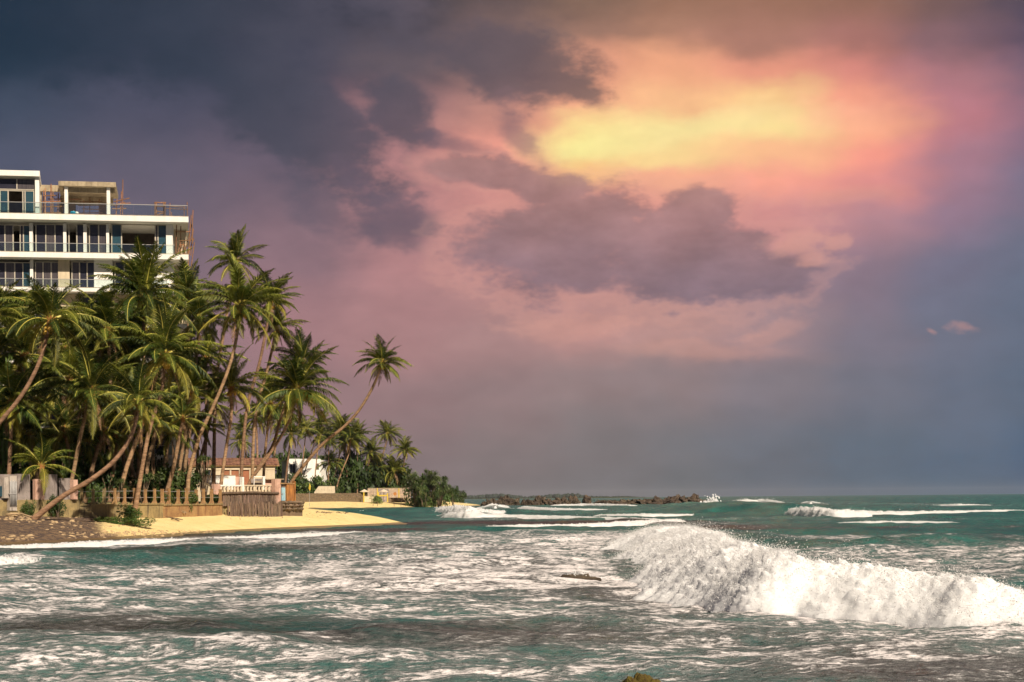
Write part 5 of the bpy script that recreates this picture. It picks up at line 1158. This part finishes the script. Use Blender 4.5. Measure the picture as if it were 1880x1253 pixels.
breaker("breaking_wave", "small far whitecap under the horizon on the right", gl((1464, 926.5), (1490, 927), (1518, 925.5)), [.9, 1.0, .4], [10, 10, 10], 60, 16, 200, 8, .2, (.06, .12))
breaker("breaking_wave", "thin foam line washing the middle of the reef", gl((1006, 929.5), (1080, 929), (1155, 929.5)), [.5, .9, .4], [10, 10, 10], 90, 14, 200, 9, .2, (.06, .12))
breaker("breaking_wave", "foam streak on the green water before the reef", gl((945, 934), (1000, 937.5), (1125, 937.5)), [.7, .6, .4], [12, 12, 12], 110, 14, 200, 10, .2, (.05, .1))
breaker("breaking_wave", "small white curl at the left end of the reef", gl((896, 934.5), (915, 934.5), (938, 932)), [.5, 1.4, .7], [9, 10, 9], 60, 16, 200, 11, .2, (.05, .1))
breaker("breaking_wave", "low broken wave tumbling at the left frame edge", gl((-40, 1038), (20, 1036), (60, 1034), (112, 1030)), [.35, .4, .36, .15], [2.5, 2.6, 2.4, 1.5], 140, 24, 900, 12, .3, (.015, .04))
breaker("breaking_wave", "long shore break running up to the golden sand", gl((-60, 1009), (60, 1006), (180, 1001.5), (300, 997), (400, 993), (520, 987.5), (600, 982), (690, 976.5)), [.22, .26, .3, .3, .26, .3, .22, .1], [3.5, 3.5, 3.5, 3.5, 3.5, 4, 4, 3], 420, 20, 1200, 13, .4, (.02, .05))
breaker("breaking_wave", "ragged foam line over the dark reef flat in mid water", gl((862, 969.5), (960, 969), (1060, 967), (1160, 964.5), (1270, 960)), [.15, .35, .3, .45, .5], [4, 4, 4, 4, 4], 260, 18, 900, 14, .4, (.02, .06))
breaker("breaking_wave", "small curl of foam over a drowned rock left of the big wave", gl((1030, 1061), (1058, 1064), (1088, 1059)), [.15, .3, .12], [1.2, 1.4, 1.0], 70, 18, 300, 15, .35, (.012, .03))
breaker("breaking_wave", "thin foam line crossing the dark water below the long right breaker", gl((1540, 962), (1600, 961), (1680, 960), (1750, 960)), [.1, .25, .2, .1], [5, 5, 5, 5], 200, 16, 500, 16, .4, (.02, .06))
breaker("breaking_wave", "whitecap on the green water at the far right below the horizon", gl((1700, 929), (1760, 929.5), (1830, 928.5)), [.2, .6, .2], [8, 8, 8], 80, 14, 200, 17, .3, (.05, .1))
breaker("breaking_wave", "pale foam line between the reef shelf and the big wave", gl((1080, 947), (1180, 948), (1300, 946)), [.2, .45, .2], [7, 7, 7], 120, 14, 200, 18, .3, (.04, .08))
breaker("breaking_wave", "little breaker in the bay close to the far beach", gl((655, 939), (690, 940.5), (730, 939)), [.2, .4, .2], [6, 6, 6], 80, 14, 200, 19, .3, (.04, .08))
def splash():
    p = G(1300, 927.5, 0.0); r = empty("sea_splash", p, 0, "burst of spray shooting up at the right end of the reef", "splash"); rs = np.random.RandomState(4); b = MB(); rr = random.Random(4)
    for k in range(420):
        a = rs.normal(0, 1); h = abs(rs.exponential(.9)) ** .8; q = rs.uniform(.08, .3) * (1.6 if h < 1 else 1)
        ico(b, (a * 1.5 * (1 - .12 * h) + .5 * h + .3, rs.normal(0, .8), min(h * 1.1, 3.6)), q, rr)
    b.build("spray", M_FOAM, r)['kind'] = 'stuff'
splash()

# ------------------------------------------------------------------ rocks
import bmesh
def rock_mesh(seed, sub, jag, mat_, name="boulder"):
    bm = bmesh.new(); bmesh.ops.create_icosphere(bm, subdivisions=sub, radius=1.0); V = np.array([v.co[:] for v in bm.verts])
    n = fbm(V[:, 0] * 1.1 + seed * 3, V[:, 1] * 1.1 + V[:, 2] * 1.7, 4, seed, .55) + 0.6 * fbm(V[:, 2] * 1.4 + seed, V[:, 0] * 1.4 - V[:, 1], 4, seed + 7, .6); cr = -np.abs(fbm(V[:, 0] * 2.3 + V[:, 2], V[:, 1] * 2.3 + V[:, 2] * .7, 3, seed + 3))
    for v, k, c in zip(bm.verts, n, cr): v.co *= 1 + jag * k + jag * .9 * c
    me = bpy.data.meshes.new(name); bm.to_mesh(me); bm.free(); me.materials.append(mat_); return me
RK = [rock_mesh(s, 4, .55, M_ROCK) for s in range(5)]
def reef(label, stones):
    u0, v0, Y0 = stones[0][0], 929, stones[0][4]; p = P(u0, v0, Y0); r = empty("reef_outcrop", (p.x, p.y, 0), 0, label, "rock reef", "reef rocks off the point"); rs = random.Random(int(u0))
    for (u, vt, ru, vb, Y) in stones:
        top = P(u, vt, Y); w = ru / FPX * Y; h = (top.z + .6) * 1.18
        link("boulder", rs.choice(RK), r, (top.x - p.x, top.y - p.y, -.6), (rs.uniform(-.15, .15), rs.uniform(-.15, .15), rs.uniform(0, 6.28)), (w, w * .9, max(.5, h)))
reef("jagged dark rock hump at the left end of the reef", [(905, 917, 16, 929, 560), (930, 912, 16, 929, 565), (918, 920, 14, 929, 555), (945, 918, 13, 929, 560), (888, 923, 9, 929, 556), (899, 921, 9, 929, 552)])
reef("broken brown rocks at the middle of the reef", [(965, 918, 12, 929, 560), (990, 912, 17, 929, 566), (1004, 917, 15, 929, 558), (978, 920, 13, 929, 553), (1032, 915, 17, 929, 562), (1054, 911, 13, 929, 570), (1077, 911, 10, 929, 566), (1050, 919, 20, 929, 556), (1020, 920, 14, 929, 552)])
reef("long low rock shelf ending in two rounded knobs", [(1110, 919.5, 26, 929, 565), (1150, 918.5, 26, 929, 568), (1180, 917.5, 26, 929, 566), (1205, 915.5, 24, 929, 566), (1230, 914.5, 26, 929, 568), (1246, 910.5, 12, 929, 572), (1262, 914, 26, 929, 566), (1275, 909.5, 13, 929, 570), (1284, 917, 15, 929, 562), (1135, 921, 26, 929, 556), (1220, 920, 34, 929, 556)])
mr = link("mossy_rock", rock_mesh(24, 5, .20, M_MOSS, "mossy_rock"), None, (0, 0, 0)); p_ = P(1182, 1241, 19.6); mr.location = (p_.x, p_.y, -.15); mr.scale = (.56, .5, p_.z + .15); tag(mr, "yellow brown mossy rock top poking up at the bottom edge", "rock")
dr = link("drowned_rock", rock_mesh(23, 4, .4, M_ROCK, "drowned_rock"), None, (0, 0, 0)); p_ = G(1058, 1058, .1); dr.location = (p_.x, p_.y, -.22); dr.scale = (1.0, .6, .42); tag(dr, "brown rock awash in mid water left of the big wave", "rock")
_ys = np.concatenate([np.arange(88, 215, .5), np.arange(215, 620, 4.0)])
def hit(u, v):                        # where a line of sight meets the beach
    r = ray(u, v); x, z = r.x * _ys, CAMZ + r.z * _ys
    k = np.nonzero(z <= ground_z(x, _ys))[0]
    i = k[0] if len(k) else len(_ys) - 1
    return Vector((float(x[i]), float(_ys[i]), float(z[i])))
def stones(name, label, boxes, n, rng, seed):
    rs = random.Random(seed); b = MB()
    for k in range(n):
        u0, u1, v0, v1 = rs.choice(boxes); u, v = rs.uniform(u0, u1), rs.uniform(v0, v1); g = hit(u, v)
        q = rs.uniform(*rng) * rs.choice((.6, 1, 1, 1.6)); m = MB(); ico(m, (0, 0, 0), q, rs); a = rs.uniform(0, 6.28); c, s_ = math.cos(a), math.sin(a)
        b.add([(g.x + v_[0] * c * 1.4 - v_[1] * s_, g.y + v_[0] * s_ * 1.4 + v_[1] * c, g.z + v_[2] * .55 + q * .12) for v_ in m.v], m.f)
    tag(b.build(name, M_PEB, None), label, None, None, 'stuff')
stones("beach_stones", "pale stones strewn along the waterline below the sea wall", [(110, 300, 977, 990), (180, 280, 976, 986), (230, 390, 974, 982), (0, 60, 984, 993)], 420, (.04, .13), 5)
stones("rubble", "broken rubble and litter at the foot of the grey wall", [(0, 145, 950, 962), (10, 60, 948, 956), (80, 240, 958, 974)], 170, (.05, .13), 6)
def driftwood(u, v, label, seed, n, L):
    rs = random.Random(seed); g = hit(u, v)
    r = empty("driftwood", g, 0, label, "driftwood"); m = M_PEB if n > 3 else M_TWIG
    for k in range(n):
        a = rs.uniform(-.5, .5) + (math.pi if rs.random() < .5 else 0); l = L * rs.uniform(.4, 1); c = Vector((rs.uniform(-.5, .5), rs.uniform(-.4, .4), .1 + .3 * rs.random())); d = Vector((math.cos(a), math.sin(a) * .6, rs.uniform(-.1, .35)))
        MB().tube([c - d * l * .5, c + Vector((0, 0, .08)), c + d * l * .5], [.05, .07, .03], 5).build("branch", m, r, True)
driftwood(322, 947, "tangle of bleached driftwood branches on the sand below the fence", 3, 12, 1.5)
driftwood(325, 957, "single dark stick lying on the golden sand", 4, 2, 2.2)
driftwood(30, 952, "pale planks and branches dumped at the foot of the grey wall", 6, 8, 1.6)
driftwood(535, 931, "thin branch leaning on the stones under the beach gate", 8, 3, 2.6)
g_ = hit(297, 950); bl = link("beach_boulder", rock_mesh(27, 3, .3, M_STONE, "beach_boulder"), None, (g_.x, g_.y, gz(g_.x, g_.y) + .1), (0, 0, .5), (.9, .5, .4)); tag(bl, "brown boulder resting on the sand against the ochre sea wall", "boulder")
def seaweed():
    rs = random.Random(12); b = MB()
    for k in range(130):
        if k < 60: u = rs.uniform(580, 640); v = 941 + (u - 580) * .03 + rs.gauss(0, .8)
        else: u = rs.uniform(410, 620); v = rs.uniform(941, 956)
        g = hit(u, v)
        ico(b, (g.x, g.y, g.z), rs.uniform(.04, .13) * (1 if k < 60 else .7), rs)
    tag(b.build("seaweed_wrack", M_TWIG, None), "dark line of seaweed scraps drying on the sand spit", None, None, 'stuff')
seaweed()

# ------------------------------------------------------------------ far coast and air
M_FARW = mat("far_woodland", (0.024, 0.036, 0.030), (0.036, 0.050, 0.036), 0.01, 0.95, coord="World")
def far_coast():
    rs = random.Random(31); b = MB()
    for k in range(420):
        u = rs.uniform(828, 1188); Y = rs.uniform(5200, 6000); e = 1 - max(0, (u - 1050) / 140) ** 1.2 if u > 1050 else 1
        hp = (5.2 + 2.0 * math.sin(u * .05) + rs.uniform(-1, 1.6)) * max(.12, e) * (1 if u > 870 else 1.25); h = hp / FPX * Y; p = P(u, 912, Y)
        ico(b, (p.x, p.y, h * .35 + 1), h * rs.uniform(.5, .75), rs)
    tag(b.build("far_treeline", M_FARW, None), "hazy wooded coast far behind the reef rocks", None, None, 'stuff')
    a = [P(u, 913, 6200) for u in (780, 900, 1000, 1100, 1195)]; vs = []
    for i, q in enumerate(a): vs += [(q.x, 5100, -1), (q.x, 5250, 2.2 * (i < 4)), (q.x, 6200, 3.0 * (i < 4)), (q.x, 6500, -1)]
    fs = [(i * 4 + j, i * 4 + 4 + j, i * 4 + 5 + j, i * 4 + 1 + j) for i in range(4) for j in range(3)]
    tag(mesh_obj("far_shore", vs, fs, M_BUSH), kind='structure')
far_coast()
def haze():
    b = MB(); b.box(-7000, 7000, -60, 9400, -5.2, 46.0); m = bpy.data.materials.new("haze_air"); m.use_nodes = True; t = m.node_tree; t.nodes.remove(t.nodes['Principled BSDF'])
    v = t.nodes.new('ShaderNodeVolumePrincipled'); v.inputs['Density'].default_value = HAZE; v.inputs['Color'].default_value = (0.86, 0.86, 0.92, 1); v.inputs['Anisotropy'].default_value = 0.0
    t.links.new(v.outputs[0], t.nodes['Material Output'].inputs['Volume'])
    o = b.build("haze", m, None); o['kind'] = 'stuff'
HAZE = 0.000024
haze()
